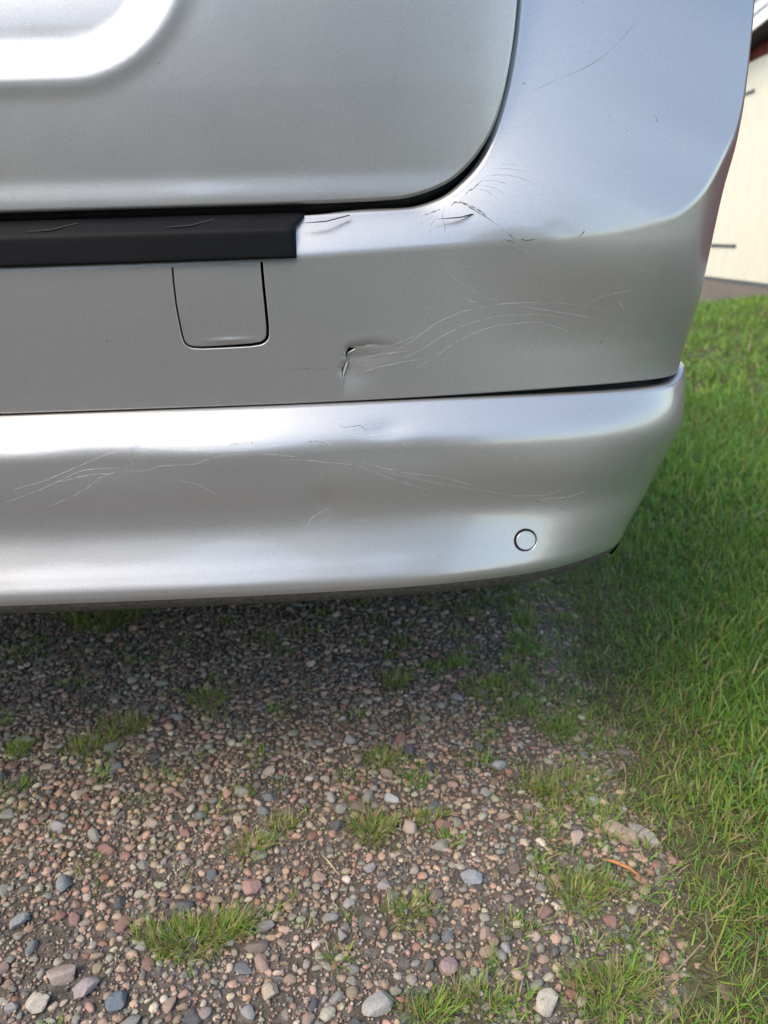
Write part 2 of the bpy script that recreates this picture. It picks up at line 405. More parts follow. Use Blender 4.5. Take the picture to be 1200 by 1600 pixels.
# tow eye cover
gs_ = lines([(.384, .476, .0011)]); gz_ = lines([(.620, .712, .0011)])
S, Z = np.meshgrid(gs_, gz_)
def tow_ev(s, z, dd):
    g = .0006 * np.exp(-((s - .434) / .020) ** 2) * (np.exp(-((z - .6335) / .0022) ** 2) - np.exp(-((z - .6290) / .0024) ** 2) * .7)
    return P(s, z, dface(s, z, False) - g + .0004 + dd)
v, f, nn = plate(S, Z, tow_ev, lambda s, z: np.maximum(poly_sdf(s, z, TOWS) + .0034 + .0006 * (s - .43) / .04 , z - .6995), roll(.0010, .006, 3), .0011)
cmesh('tow_eye_cover', v, f, PAINT, nrm=nn)
# dark void behind the bumper skin
s_ = np.linspace(0, 1.2, 61); rows = [P(s_, zz, dface(s_, np.float64(zz), False) + .0205) for zz in np.linspace(.560, .70, 12)]
R = np.array(rows); L = R.copy(); L[..., 0] = 2 * XC - L[..., 0]
cmesh('bumper_core', np.concatenate([R.reshape(-1, 3), L.reshape(-1, 3)]), grid_faces(12, 61) + grid_faces(12, 61, 12 * 61, True), DARKIN)
# torn plastic along the crack
tv = []; tf = []
def flap(pts, mat, name):
    p = [P(np.float64(a), np.float64(b), dface(np.float64(a), np.float64(b), False) + c) for a, b, c in pts]
    n = len(p) // 2; f = [(i, i + 1, n + i + 1, n + i) for i in range(n - 1)]
    o = cmesh(name, p, f, mat, bumper); return o
flap([(.5405, .6100, .0016), (.5402, .6075, .0016), (.5388, .6040, .0016), (.5372, .6000, .0014), (.5360, .5965, .0010), (.5372, .6102, .006), (.5362, .6075, .006), (.5346, .6040, .006), (.5340, .6000, .006), (.5345, .5965, .004)], CHIP, 'crack_edge')
flap([(.5372, .6208, -.0004), (.5366, .6190, -.0010), (.5376, .6165, -.0005), (.5400, .6205, .0018), (.5391, .6188, .0020), (.5390, .6165, .0012)], CHIP, 'crack_edge')

def ribbon(fn, pl, wd, lift):
    """thin raised ridge of displaced paint following a polyline in surface coordinates"""
    pl = np.array(pl, float); n = len(pl)
    tt = np.linspace(0, n - 1, max(4, (n - 1) * 7)); 
    if n > 2:
        xs = mono(tt, np.arange(n), pl[:, 0]); ys = mono(tt, np.arange(n), pl[:, 1])
    else:
        xs = np.interp(tt, np.arange(n), pl[:, 0]); ys = np.interp(tt, np.arange(n), pl[:, 1])
    p = fn(xs, ys); e = 1e-4
    ta = fn(xs + e, ys) - p; tb = fn(xs, ys + e) - p; nr = np.cross(ta, tb); nr /= np.linalg.norm(nr, axis=1)[:, None] + 1e-12
    nr *= np.where(nr[:, 1] > 0, -1, 1)[:, None]
    tg = np.gradient(p, axis=0); tg /= np.linalg.norm(tg, axis=1)[:, None] + 1e-12; sd_ = np.cross(nr, tg)
    u = np.linspace(0, 1, len(p)); w = wd * (np.sin(np.pi * np.clip(u * .94 + .03, 0, 1)) ** .6) * np.where(rng.uniform(size=len(p)) < .22, .12, rng.uniform(.45, 1.3, len(p)))
    w = w[:, None]
    a = p - sd_ * w / 2 + nr * .00003; b = p + nr * lift; c = p + sd_ * w / 2 + nr * .00003
    v = np.stack([a, b, c], 1).reshape(-1, 3); f = []
    for i in range(len(p) - 1):
        for k in range(2): f.append((3 * i + k, 3 * i + k + 1, 3 * i + k + 4, 3 * i + k + 3))
    return v, f
def face_fn(s, z): return P(s, z, dface(s, z))
def shoulder_fn(c, u): return shoulder_pt(c, u)
def scratch(fn, L, mat, parent, wd, lift=.00012):
    for k, pl in enumerate(L):
        v, f = ribbon(fn, pl, wd * random.uniform(.7, 1.2), lift); o = cmesh('scratch', v, f, mat, parent)
SCR_FACE=[[(0.5747, 0.6112), (0.5991, 0.6249), (0.6296, 0.644), (0.6599, 0.6532), (0.6966, 0.657), (0.7339, 0.6555), (0.7685, 0.6512), (0.7974, 0.64)], [(0.5866, 0.6078), (0.6111, 0.6186), (0.6355, 0.6322), (0.6599, 0.6411), (0.6906, 0.6462), (0.7217, 0.6461), (0.7535, 0.6388)], [(0.6046, 0.6011), (0.6292, 0.6149), (0.6538, 0.6285), (0.6845, 0.6371), (0.7157, 0.6387), (0.7476, 0.6302), (0.774, 0.614)], [(0.6301, 0.6976), (0.6389, 0.6835), (0.6538, 0.6717), (0.672, 0.6625), (0.6904, 0.6561)], [(0.6239, 0.6665), (0.6478, 0.6634), (0.669, 0.6552)], [(0.7653, 0.6525), (0.7833, 0.66), (0.8106, 0.6649)], [(0.5411, 0.5954), (0.5745, 0.6042), (0.6109, 0.6098)], [(0.5509, 0.6116), (0.5749, 0.6154), (0.599, 0.6174)], [(0.575, 0.62), (0.5992, 0.629), (0.6235, 0.6385)], [(0.6966, 0.6552), (0.7279, 0.6493), (0.7596, 0.6433), (0.7851, 0.6376)], [(0.8158, 0.686), (0.8124, 0.6775)], [(0.8651, 0.6721), (0.8617, 0.6514)], [(0.7961, 0.6549), (0.8132, 0.6411)]]
SCR_FACE_DARK=[[(0.4848, 0.6048), (0.5086, 0.6045), (0.5324, 0.6028)], [(0.6864, 0.7075), (0.7016, 0.701), (0.7103, 0.6923)]]
SCR_SHOULDER=[[(0.8458, 0.9407), (0.8548, 0.8923), (0.8603, 0.7801)], [(0.8234, 0.9508), (0.8353, 0.8897), (0.8407, 0.814), (0.8333, 0.6847)], [(0.8083, 0.9411), (0.8165, 0.8791), (0.8149, 0.8072)], [(0.7933, 0.9282), (0.7953, 0.8586), (0.7878, 0.7593)], [(0.8575, 0.9365), (0.8665, 0.8961), (0.8711, 0.8473)], [(0.7798, 0.9233), (0.7812, 0.8746), (0.7749, 0.7983)], [(0.9021, 0.9052), (0.8791, 0.8558)], [(0.705, 0.9167), (0.6793, 0.74), (0.6486, 0.3308)], [(0.6774, 0.7917), (0.6465, 0.5447), (0.6295, 0.2791)], [(0.6733, 0.8083), (0.6417, 0.6359), (0.6181, 0.4111)], [(0.8861, 0.1768), (0.8981, 0.1383)], [(0.7135, 0.4329), (0.7037, 0.2177)], [(0.9847, 0.9296), (1.0538, 0.7505), (1.1569, 0.5285)]]
SCR_SHOULDER_DARK=[[(0.7554, 0.9381), (0.7673, 0.9541), (0.7795, 0.9446), (0.7954, 0.949), (0.8149, 0.9447)], [(0.663, 0.8437), (0.6791, 0.8747), (0.6963, 0.9004)], [(0.7153, 0.8981), (0.7305, 0.9318), (0.7299, 0.8934), (0.7435, 0.9165)], [(0.7353, 0.9174), (0.7238, 0.6903), (0.7135, 0.4329)], [(0.7363, 0.9101), (0.7311, 0.7453), (0.7224, 0.5872)], [(0.7054, 0.2135), (0.7006, 0.0997), (0.6975, 0.014)], [(0.6899, 0.058), (0.6922, 0.0229), (0.6945, -0.0112)], [(0.6996, 0.0255), (0.705, 0.0312), (0.7061, -0.0001), (0.7166, 0.0247)], [(0.7496, -0.0178), (0.7654, 0.0748)], [(1.0147, 0.3812), (1.0006, 0.353)], [(1.0029, 0.963), (1.0007, 0.9455)]]  # scuffs, plus dark lines painting in the shade of the crumpled folds
SCR_VALANCE=[[(0.3004, 0.0376), (0.3097, 0.0448), (0.3216, 0.0482), (0.3353, 0.0472)], [(0.2124, 0.0965), (0.2314, 0.0888), (0.2498, 0.084), (0.2703, 0.0758), (0.2949, 0.0652), (0.3174, 0.0562), (0.3335, 0.0528)], [(0.2106, 0.1056), (0.2297, 0.0993), (0.2486, 0.0924), (0.2694, 0.0827), (0.2904, 0.0733), (0.31, 0.0714), (0.3294, 0.0721)], [(0.2673, 0.0848), (0.2855, 0.08), (0.3052, 0.0774), (0.3152, 0.0778)], [(0.2494, 0.113), (0.2703, 0.1038), (0.2896, 0.0942), (0.3072, 0.081), (0.3232, 0.0747)], [(0.3291, 0.0749), (0.349, 0.0757), (0.3613, 0.0712), (0.3767, 0.0704), (0.3927, 0.0703), (0.409, 0.0648), (0.4245, 0.0621), (0.448, 0.0612)], [(0.3351, 0.0426), (0.3409, 0.0466), (0.3627, 0.0497), (0.3861, 0.0493), (0.4096, 0.0526), (0.4289, 0.0528), (0.4483, 0.0518), (0.4776, 0.0519)], [(0.3599, 0.0391), (0.3743, 0.0448), (0.3861, 0.0493)], [(0.334, 0.0443), (0.3351, 0.0586), (0.3378, 0.0704)], [(0.3662, 0.0504), (0.3686, 0.053), (0.3838, 0.0511), (0.3866, 0.0574)], [(0.3751, 0.086), (0.3946, 0.0925), (0.4112, 0.1039)], [(0.5243, 0.038), (0.5329, 0.0455), (0.55, 0.0488), (0.5673, 0.0486), (0.5754, 0.0449)], [(0.5159, 0.04), (0.5227, 0.0474), (0.5398, 0.0501)], [(0.4857, 0.0573), (0.4953, 0.0522), (0.5077, 0.0516), (0.52, 0.0553), (0.5268, 0.0609)], [(0.5649, 0.0497), (0.5796, 0.0534), (0.5894, 0.059), (0.594, 0.0646)], [(0.5798, 0.0504), (0.5873, 0.0459), (0.5907, 0.0418)], [(0.5488, 0.0768), (0.5683, 0.0836), (0.5935, 0.0913), (0.6238, 0.0957)], [(0.556, 0.0772), (0.5784, 0.0905), (0.6037, 0.0982), (0.6342, 0.107), (0.6598, 0.113), (0.684, 0.119), (0.7027, 0.1225), (0.724, 0.1234), (0.7398, 0.1196), (0.7541, 0.1134)], [(0.5439, 0.0793), (0.5735, 0.0944), (0.5982, 0.105), (0.619, 0.1128)], [(0.7232, 0.1292), (0.7303, 0.1276), (0.7522, 0.1276), (0.7688, 0.123)], [(0.475, 0.0695), (0.4944, 0.0707), (0.519, 0.075), (0.5338, 0.0773), (0.5486, 0.081)], [(0.6238, 0.0957), (0.6391, 0.1022), (0.6559, 0.1083)], [(0.4944, 0.1423), (0.4985, 0.1344), (0.5167, 0.1244)], [(0.6602, 0.1939), (0.6698, 0.1952)], [(0.6808, 0.1945), (0.6925, 0.1932)], [(0.6979, 0.1895), (0.7111, 0.1923)], [(0.448, 0.0612), (0.4695, 0.0637), (0.4928, 0.0678)], [(0.3354, 0.0503), (0.3938, 0.0551), (0.4523, 0.055), (0.4817, 0.0546)]]
SCR_VALANCE_DARK=[[(0.5298, 0.0371), (0.5356, 0.0397), (0.5482, 0.0386), (0.5551, 0.0431), (0.5703, 0.0416)], [(0.4272, 0.0527), (0.4307, 0.0511), (0.4454, 0.0505)], [(0.4953, 0.0522), (0.5077, 0.0516), (0.5182, 0.0546)], [(0.7028, 0.124), (0.726, 0.1322), (0.7602, 0.1462)], [(0.4483, 0.0488), (0.4494, 0.0524)]]

scratch(face_fn, SCR_FACE, SCRATCH_L, bumper, .0004); scratch(face_fn, SCR_FACE_DARK, SCRATCH_FOLD_D, bumper, .0004)
scratch(shoulder_fn, SCR_SHOULDER, SCRATCH_FOLD_D, bumper, .00034); scratch(shoulder_fn, SCR_SHOULDER_DARK, SCRATCH_FOLD_D, bumper, .0014)

# lower valance
SEN = (.7058, .1677)
def val_sdf(s, q): return -(np.hypot(s - SEN[0], q - SEN[1]) - .0126)
def valance_half(sign):
    if sign > 0: cs = lines([(0, .30, .008), (.30, .60, .003), (.60, .685, .003), (.685, .727, .0011), (.727, .95, .003), (.95, 1.25, .01)])
    else: cs = lines([(0, .7, .02), (.7, .95, .007), (.95, 1.25, .02)])
    qs = lines([(0, .016, .004), (.016, .028, .001), (.028, .150, .0022), (.150, .186, .0011), (.186, .207, .0015)]) if sign > 0 else lines([(0, .016, .008), (.016, .028, .002), (.028, .207, .008)])
    S, Q = np.meshgrid(cs, qs)
    if sign > 0: return plate(S, Q, lambda s, q, dd: V(s, q, dd), val_sdf, roll(.0012, .008, 3), .0011)
    return V(-S, Q).reshape(-1, 3), grid_faces(len(qs), len(cs)), None
vr, fr, nr0 = valance_half(1); vl, fl_, _ = valance_half(-1)
valance = cmesh('lower_bumper_valance', np.concatenate([vr, vl]), fr + [tuple(i + len(vr) for i in f) for f in fl_], PAINT, nrm=nr0)
valance['label'] = 'lower bumper valance with long curved scratches'
scratch(lambda s, q: V(s, q), SCR_VALANCE, SCRATCH_L, valance, .0004); scratch(lambda s, q: V(s, q), SCR_VALANCE_DARK, SCRATCH_FOLD_D, valance, .0005)
cs = lines([(0, .70, .012), (.70, .95, .005), (.95, 1.25, .012)]); S, Q = np.meshgrid(cs, lines([(.2062, .226, .003), (.226, .30, .015)]))
R = V(S, Q, .0004); L = V(-S, Q, .0004)
cmesh('bumper_underside', np.concatenate([R.reshape(-1, 3), L.reshape(-1, 3)]), grid_faces(*S.shape, 0, True) + grid_faces(*S.shape, S.size), simple('road_grime', (.085, .080, .072), .75, .0, .3, .45, 160, .0006, 500))
# parking sensor: domed disc in a dark ring
g = lines([(-.013, .013, .0011)]); S, Q = np.meshgrid(SEN[0] + g, SEN[1] + g)
v, f, nn = plate(S, Q, lambda s, q, dd: V(s, q, dd + .0002), lambda s, q: np.hypot(s - SEN[0] - .0007, q - SEN[1] - .0003) - .0092, roll(.0008, .008, 3), .0011)
cmesh('parking_sensor', v, f, PAINT, nrm=nn)
g = lines([(-.016, .016, .002)]); S, Q = np.meshgrid(SEN[0] + g, SEN[1] + g)
cmesh('sensor_ring', V(S, Q, .0058).reshape(-1, 3), grid_faces(*S.shape), DARKIN)
# splash guard edge under the corner
cs = np.linspace(.845, 1.25, 60); rows = [V(cs, np.full(60, .206), .004), V(cs, np.full(60, .206), .005) - np.array([0, 0, .012]), V(cs, np.full(60, .206), .012) - np.array([0, 0, .024]), V(cs, np.full(60, .206), .05) - np.array([0, 0, .034])]
R = np.array(rows); L = R.copy(); L[..., 0] = 2 * XC - L[..., 0]
cmesh('splash_guard', R.reshape(-1, 3), grid_faces(4, 60), TRIM); cmesh('splash_guard', L.reshape(-1, 3), grid_faces(4, 60, 0, True), TRIM)

# black sill protector
NROW = 26
def trim_profile(k):  # rows from inner top to lower edge: z, d
    z = mono(k, [0, .10, .40, .45, .49, .53, .60, .80, .95, 1.0], [.7410, .7400, .7298, .7283, .7270, .7255, .7230, .7130, .7030, .7022])
    d = mono(k, [0, .10, .40, .45, .49, .53, .60, .80, .95, 1.0], [.0200, .0155, -.0012, -.0034, -.0044, -.0048, -.0050, -.0052, -.0054, -.0010])
    return z, d
ks = np.linspace(0, 1, NROW); us = np.concatenate([np.linspace(0, .97, 60), [.98, .99, .996, 1.0]])
v = []; 
for k in ks:
    z, d = trim_profile(k); send = .4996 + .0085 * (1 - sst(.18, .40, np.float64(k)))
    s = -send + 2 * send * np.concatenate([-us[::-1][:-1] * .5 + .5, us * .5 + .5])
    edge = np.clip((np.abs(s) - send + .004) / .004, 0, 1)
    zz = np.full(len(s), float(z)) + (.0006 if k > .9 else 0)
    v.append(P(s, zz, float(d) + .0035 * edge ** 2 * (1 if k < .97 else 0)))
nc = len(s); v.append(v[-1] + np.array([0, .006, 0])); v = np.array(v)
f = grid_faces(NROW + 1, nc, flip=True)
sillp = cmesh('sill_protector', v.reshape(-1, 3), f, TRIM)
# the end caps
for e_ in (0, nc - 1):
    a = v[:, e_]; b = a + np.array([0, .012, -.002]); vv = np.concatenate([a, b]); n = len(a)
    cmesh('sill_end_cap', vv, [(i, i + 1, n + i + 1, n + i) for i in range(n - 1)], TRIM, sillp)
for m_ in range(-4, 3):      # embossed arrow grooves
    pl = np.array([(.3866, .7307), (.4082, .7317), (.4290, .7364)]); pl[:, 0] += m_ * .1194
    if pl[0, 0] < -.49: continue
    def tf_(s, z):
        kk = np.interp(z, [.7270, .7283, .7298, .7400, .7410], [-.0044, -.0034, -.0012, .0155, .0200]); return P(s, z, kk)
    n = 16; xs = np.interp(np.linspace(0, 2, n), [0, 1, 2], pl[:, 0]); zs = np.interp(np.linspace(0, 2, n), [0, 1, 2], pl[:, 1])
    wv = .00055 * np.clip(np.linspace(.3, 2.2, n), 0, 1)
    a = tf_(xs, zs + wv) + np.array([0, -.0005, .0009]); b = tf_(xs, zs - wv) + np.array([0, -.0005, .0009])
    cmesh('arrow_groove', np.concatenate([a, b]), [(i, i + 1, n + i + 1, n + i) for i in range(n - 1)], DARKIN, sillp)

# tailgate
half = [(0, .7473), (.3, .7474)] + TG
outl = np.array([(a, b) for a, b in half] + [(-a, b) for a, b in half[::-1][:-1]])
gs_ = lines([(-.725, .725, .005)]); gz_ = lines([(.738, 1.058, .005)])
S, Z = np.meshgrid(gs_, gz_)
def fine_poly(pts, n):                                      # keep the top corners, smooth the lower ones
    return smooth_poly(pts, n)
TGS = fine_poly(outl, 2)
v, f, nn = plate(S, Z, tail_pt, lambda s, z: poly_sdf(s, z, TGS) + .0035, roll(.0035, .022, 5), .005)
tailgate = cmesh('tailgate', v, f, PAINT, nrm=nn)
tailgate['label'] = 'silver tailgate with number plate recess'
# rubber seal and dark opening behind the gap
path = []
for (a, b) in TGS[:len(TGS) // 2]: path.append((a, b))
for sg in (1, -1):
    pts = [P(np.float64(sg * abs(a)), np.float64(b), .015 + .03 * max(0, b - .78) + .028) for a, b in TGS if a * sg >= 0 and b < 1.03]
    pts.sort(key=lambda p: (abs(p[0] - XC) > .55, abs(p[0] - XC) if abs(p[0] - XC) < .55 else p[2]))
    pts = np.array(pts); tv = []; n8 = 8
    tn = np.gradient(pts, axis=0); tn /= np.linalg.norm(tn, axis=1)[:, None]; e1 = np.cross(tn, (0, 1, 0)); e1 /= np.linalg.norm(e1, axis=1)[:, None]; e2 = np.cross(tn, e1)
    for k in range(n8): tv.append(pts + (e1 * math.cos(2 * math.pi * k / n8) + e2 * math.sin(2 * math.pi * k / n8)) * .0075)
    m_ = len(pts); cmesh('door_seal', np.concatenate(tv), [(k * m_ + i, k * m_ + i + 1, ((k + 1) % n8) * m_ + i + 1, ((k + 1) % n8) * m_ + i) for k in range(n8) for i in range(m_ - 1)], RUBBER)
s_ = np.linspace(-.80, .80, 81); zs_ = np.linspace(.70, 1.08, 20); S, Z = np.meshgrid(s_, zs_)
cmesh('tailgate_opening', P(S, Z, .075 + .03 * np.clip(Z - .78, 0, 1)).reshape(-1, 3), grid_faces(20, 81), DARKIN)

# body sides with wheel arches
WY, WZ, WR = 1.76, .315, .315
WY2 = WY + 2.70
sa = np.interp(WY, PY, SS); sb = np.interp(WY2, PY, SS)
SIDE_TOP = 1.0
def side_d(s, z): return dface(np.maximum(s, .95), z, False) + .05 * sst(4.6, 5.4, s) ** 2 * 3
def side_sdf(s, z):
    diag = 1.255 + (z - .572) * (.934 - 1.255) / (1.0 - .572)
    arch = np.maximum(-(np.hypot(s - sa, z - WZ) - .355), -(np.hypot(s - sb, z - WZ) - .355))
    low = np.maximum(np.minimum(1.262 - s, 9), -1)
    left = np.where(z > .572, diag + .004 - s, 1.258 - s)
    return np.maximum(np.maximum(arch, left), np.maximum(.235 - z, s - 5.3))
S, Z = np.meshgrid(lines([(.90, 5.32, .02)]), lines([(.20, 1.0, .02)]))
v, f, nn = plate(S, Z, lambda s, z, dd: P(s, z, side_d(s, z) + dd), side_sdf, roll(.004, .03, 3), .02)
cmesh('body_side', v, f, PAINT)
cmesh('body_side', mirror_x(v), [t[::-1] for t in f], PAINT)
# shoulder above the bumper corner, lamps, glass and roof: rings of the same plan drawn in with height
def up_d(z): return np.interp(z, [1.0, 1.05, 1.12, 1.25, 1.38, 1.44, 1.475, 1.49], [0, .004, .015, .055, .115, .150, .22, .40])
def upper(s, z, dd=0.): 
    s = np.asarray(s, float); z = np.asarray(z, float); a = np.abs(s)
    front = 1.5 * np.clip((z - 1.02) / .45, 0, 1) * 0
    rear = .02 * (1 - sst(.7, .95, a))
    return P(s, z, dface(np.maximum(a, .7), np.float64(1.0), False) + .055 * (1 - sst(.70, .93, a)) + up_d(z) + rear + dd)
def upanel(name, s0, s1, z0, z1, mat, dd=0., n=30, m=10, parent=None):
    S, Z = np.meshgrid(np.linspace(s0, s1, n), np.linspace(z0, z1, m)); R = upper(S, Z, dd).reshape(-1, 3)
    o = cmesh(name, R, grid_faces(m, n), mat, parent); return o
upanel('upper_body', 0, 4.1, 1.0, 1.487, PAINT, 0., 120, 22); upanel('upper_body', -4.1, 0, 1.0, 1.487, PAINT, 0., 120, 22)
upanel('rear_window', -.62, .62, 1.10, 1.40, GLASS, -.003, 40, 12)
for sg in (1, -1):
    r_ = lambda a, b: (a, b) if sg > 0 else (-b, -a)
    upanel('tail_lamp', *r_(.72, 1.06), 1.02, 1.36, LAMPRED, -.006, 30, 12)
    upanel('side_window', *r_(1.30, 2.05), 1.06, 1.37, GLASS, -.003); upanel('side_window', *r_(2.12, 3.0), 1.06, 1.38, GLASS, -.003); upanel('side_window', *r_(3.08, 3.95), 1.06, 1.38, GLASS, -.003)
# roof sheet, bonnet and screen
box('roof', XC - .52, XC + .52, 1.25, 4.35, 1.478, 1.497, PAINT, car, .006)
def prism(name, prof, x0, x1, mat):     # profile in (y, z)
    n = len(prof); v = [(x0, a, b) for a, b in prof] + [(x1, a, b) for a, b in prof]
    f = [tuple(range(n))[::-1], tuple(range(n, 2 * n))] + [(i, (i + 1) % n, n + (i + 1) % n, n + i) for i in range(n)]
    return cmesh(name, v, f, mat, None, False)
for o in [bpy.data.objects['roof']]: keep_world(o)
prism('windscreen', [(4.30, 1.48), (4.98, 1.0), (4.90, 1.0), (4.25, 1.46)], XC - .70, XC + .70, GLASS)
prism('bonnet', [(4.72, 1.0), (4.95, .99), (5.35, .90), (5.52, .78), (5.55, .35), (5.45, .25), (4.8, .25)], XC - .86, XC + .86, PAINT)
prism('underbody', [(.98, .44), (1.15, .36), (1.5, .34), (2.0, .24), (4.8, .22), (5.4, .26), (5.4, .60), (.98, .60)], XC - .80, XC + .80, DARKIN)
# silencer under the tail
cu = None
def lathe(name, prof, n, mat, parent, cx, cy, cz):      # axis along x
    v = []; f = []
    for (x, r) in prof:
        for k in range(n): a = 2 * math.pi * k / n; v.append((cx + x, cy + r * math.cos(a), cz + r * math.sin(a)))
    for i in range(len(prof) - 1):
        for k in range(n): f.append((i * n + k, i * n + (k + 1) % n, (i + 1) * n + (k + 1) % n, (i + 1) * n + k))
    return cmesh(name, v, f, mat, parent)
TYRE = simple('tyre_rubber', (.018, .018, .018), .8, bump=.001, bscale=120)
for sg in (1, -1):
    for yy in (WY, WY2):
        cx = XC + sg * .795
        w = lathe('wheel', [(sg * .02, .0), (sg * .035, .05), (sg * .03, .09), (sg * .06, .19), (sg * .085, .205), (sg * .085, .215), (-sg * .09, .215)], 40, CHROME, car, cx, yy, WZ)
        lathe('tyre', [(sg * .085, .212), (sg * .098, .235), (sg * .102, .27), (sg * .09, .300), (sg * .07, .313), (-sg * .07, .313), (-sg * .09, .30), (-sg * .10, .27), (-sg * .09, .212)], 48, TYRE, w, cx, yy, WZ)
        lathe('arch_liner', [(sg * .09, .354), (-sg * .16, .350), (-sg * .16, .06)], 40, DARKIN, car, cx, yy, WZ)
lathe('silencer', [(-.30, .0), (-.30, .09), (-.27, .10), (.27, .10), (.30, .09), (.30, 0)], 24, simple('dull_steel', (.12, .11, .10), .6, .6), car, XC - .1, 1.15, .33)

# ------------------------------------------------------------------ ground
def dirt_mat():
    m = NT('gravelly_soil'); b = m.b
    n1 = m.noise(3.0, 5, .6); n2 = m.noise(160, 5, .7)
    vor = m.n('TexVoronoi', Scale=75.0); m.l(m.coord(), vor.inputs['Vector'])
    c = m.ramp(n2, [(.3, (.068, .057, .045)), (.55, (.125, .106, .085)), (.75, (.22, .188, .155))])
    stone = m.ramp(vor.outputs['Color'], [(0, (.09, .09, .095)), (.3, (.21, .15, .13)), (.6, (.17, .17, .17)), (.85, (.30, .24, .20))])
    c = m.mix(m.ramp(vor.outputs['Distance'], [(.25, (.75, .75, .75)), (.6, (0, 0, 0))]), c, stone)
    c = m.mix(m.ramp(n1, [(.35, (0, 0, 0)), (.7, (.35, .35, .35))]), c, (.07, .058, .045))
    m.l(c, b.inputs['Base Color']); b.inputs['Roughness'].default_value = .95; b.inputs['Specular IOR Level'].default_value = .2
    m.l(m.bump(n2, .8, .006), b.inputs['Normal']); return m.m
def lawn_mat():
    m = NT('lawn_soil'); b = m.b
    c = m.ramp(m.noise(60, 5, .7), [(.3, (.050, .044, .026)), (.5, (.088, .082, .042)), (.7, (.15, .125, .075))])
    m.l(c, b.inputs['Base Color']); b.inputs['Roughness'].default_value = 1; b.inputs['Specular IOR Level'].default_value = .05
    m.l(m.bump(m.noise(90, 4), .8, .01), b.inputs['Normal']); return m.m
def stone_mat(per_object):
    m = NT('granite_stones_single' if per_object else 'granite_stones'); b = m.b
    if per_object:
        c = m.ramp(m.n('ObjectInfo').outputs['Random'], [(0, (.33, .235, .185)), (.18, (.25, .24, .215)), (.34, (.16, .165, .17)), (.48, (.38, .31, .25)), (.58, (.26, .15, .13)), (.70, (.18, .14, .12)), (.80, (.30, .28, .27)), (.90, (.10, .10, .105))], 'CONSTANT')
    else: c = m.n('VertexColor', layer_name='col').outputs['Color']
    g = m.noise(420, 4, .75); sp = m.noise(1500, 2, .6)
    c = m.mix(1.0, c, m.ramp(g, [(.3, (.66, .66, .66)), (.5, (.95, .95, .95)), (.72, (1.3, 1.27, 1.22))]), 'MULTIPLY')
    c = m.mix(m.ramp(sp, [(.62, (0, 0, 0)), (.72, (.5, .5, .5))]), c, (.45, .43, .41))
    m.l(c, b.inputs['Base Color']); b.inputs['Roughness'].default_value = .85; b.inputs['Specular IOR Level'].default_value = .3
    m.l(m.bump(g, .55, .0012), b.inputs['Normal']); return m.m
def grass_mat():
    m = NT('grass_blades'); t = m.t; b = m.b
    c = m.n('VertexColor', layer_name='col').outputs['Color']
    b.inputs['Roughness'].default_value = .5; b.inputs['Specular IOR Level'].default_value = .35; m.l(c, b.inputs['Base Color'])
    tr = m.n('BsdfTranslucent'); m.l(m.mix(1.0, c, (1.1, 1.1, .8), 'MULTIPLY'), tr.inputs[0])
    mx = m.n('MixShader'); mx.inputs[0].default_value = .38; m.l(b.outputs[0], mx.inputs[1]); m.l(tr.outputs[0], mx.inputs[2]); m.l(mx.outputs[0], m.out.inputs[0]); return m.m
DIRT, LAWN, STONE, STONE1, GRASS = dirt_mat(), lawn_mat(), stone_mat(False), stone_mat(True), grass_mat()

ground = mesh_obj('ground', [(-60, -60, 0), (60, -60, 0), (60, 90, 0), (-60, 90, 0)], [(0, 1, 2, 3)], DIRT, None, False); ground['kind'] = 'structure'
EY = [-6, .2, .45, .527, .55, .593, .658, .70, .74, .784, .823, .897, .972, 1.04, 1.196, 1.365, 1.549, 1.8, 3, 9]
EX = [.2, .24, .22, .20, .262, .255, .263, .30, .30, .305, .260, .300, .305, .280, .289, .325, .322, .33, .33, .33]
def edge(y): return np.interp(y, EY, EX)
def yfar(x): return 6.06 + .505 * x
ly = np.concatenate([np.linspace(-6, .4, 20), np.linspace(.42, 1.6, 90), np.linspace(1.7, 6.2, 30)])
wob = .018 * np.sin(ly * 41) + .012 * np.sin(ly * 97 + 1)
pts = [(edge(y) + .05 + w, y) for y, w in zip(ly, wob)] + [(x, yfar(x) + .06 * math.sin(x * 9)) for x in np.linspace(.45, 4.1, 40)] + [(4.12, 7.6), (4.12, -6)]
lawn = mesh_obj('lawn', [(x, y, .004) for x, y in pts], [tuple(range(len(pts)))], LAWN, None, False); lawn['kind'] = 'structure'
pts2 = [(-2.6 + .05 * math.sin(y * 5), y) for y in np.linspace(-6, 20, 80)]
lawn2 = mesh_obj('lawn', [(x, y, .004) for x, y in pts2] + [(-25, 20, .004), (-25, -6, .004)], [tuple(range(82))], LAWN, None, False); lawn2['kind'] = 'structure'

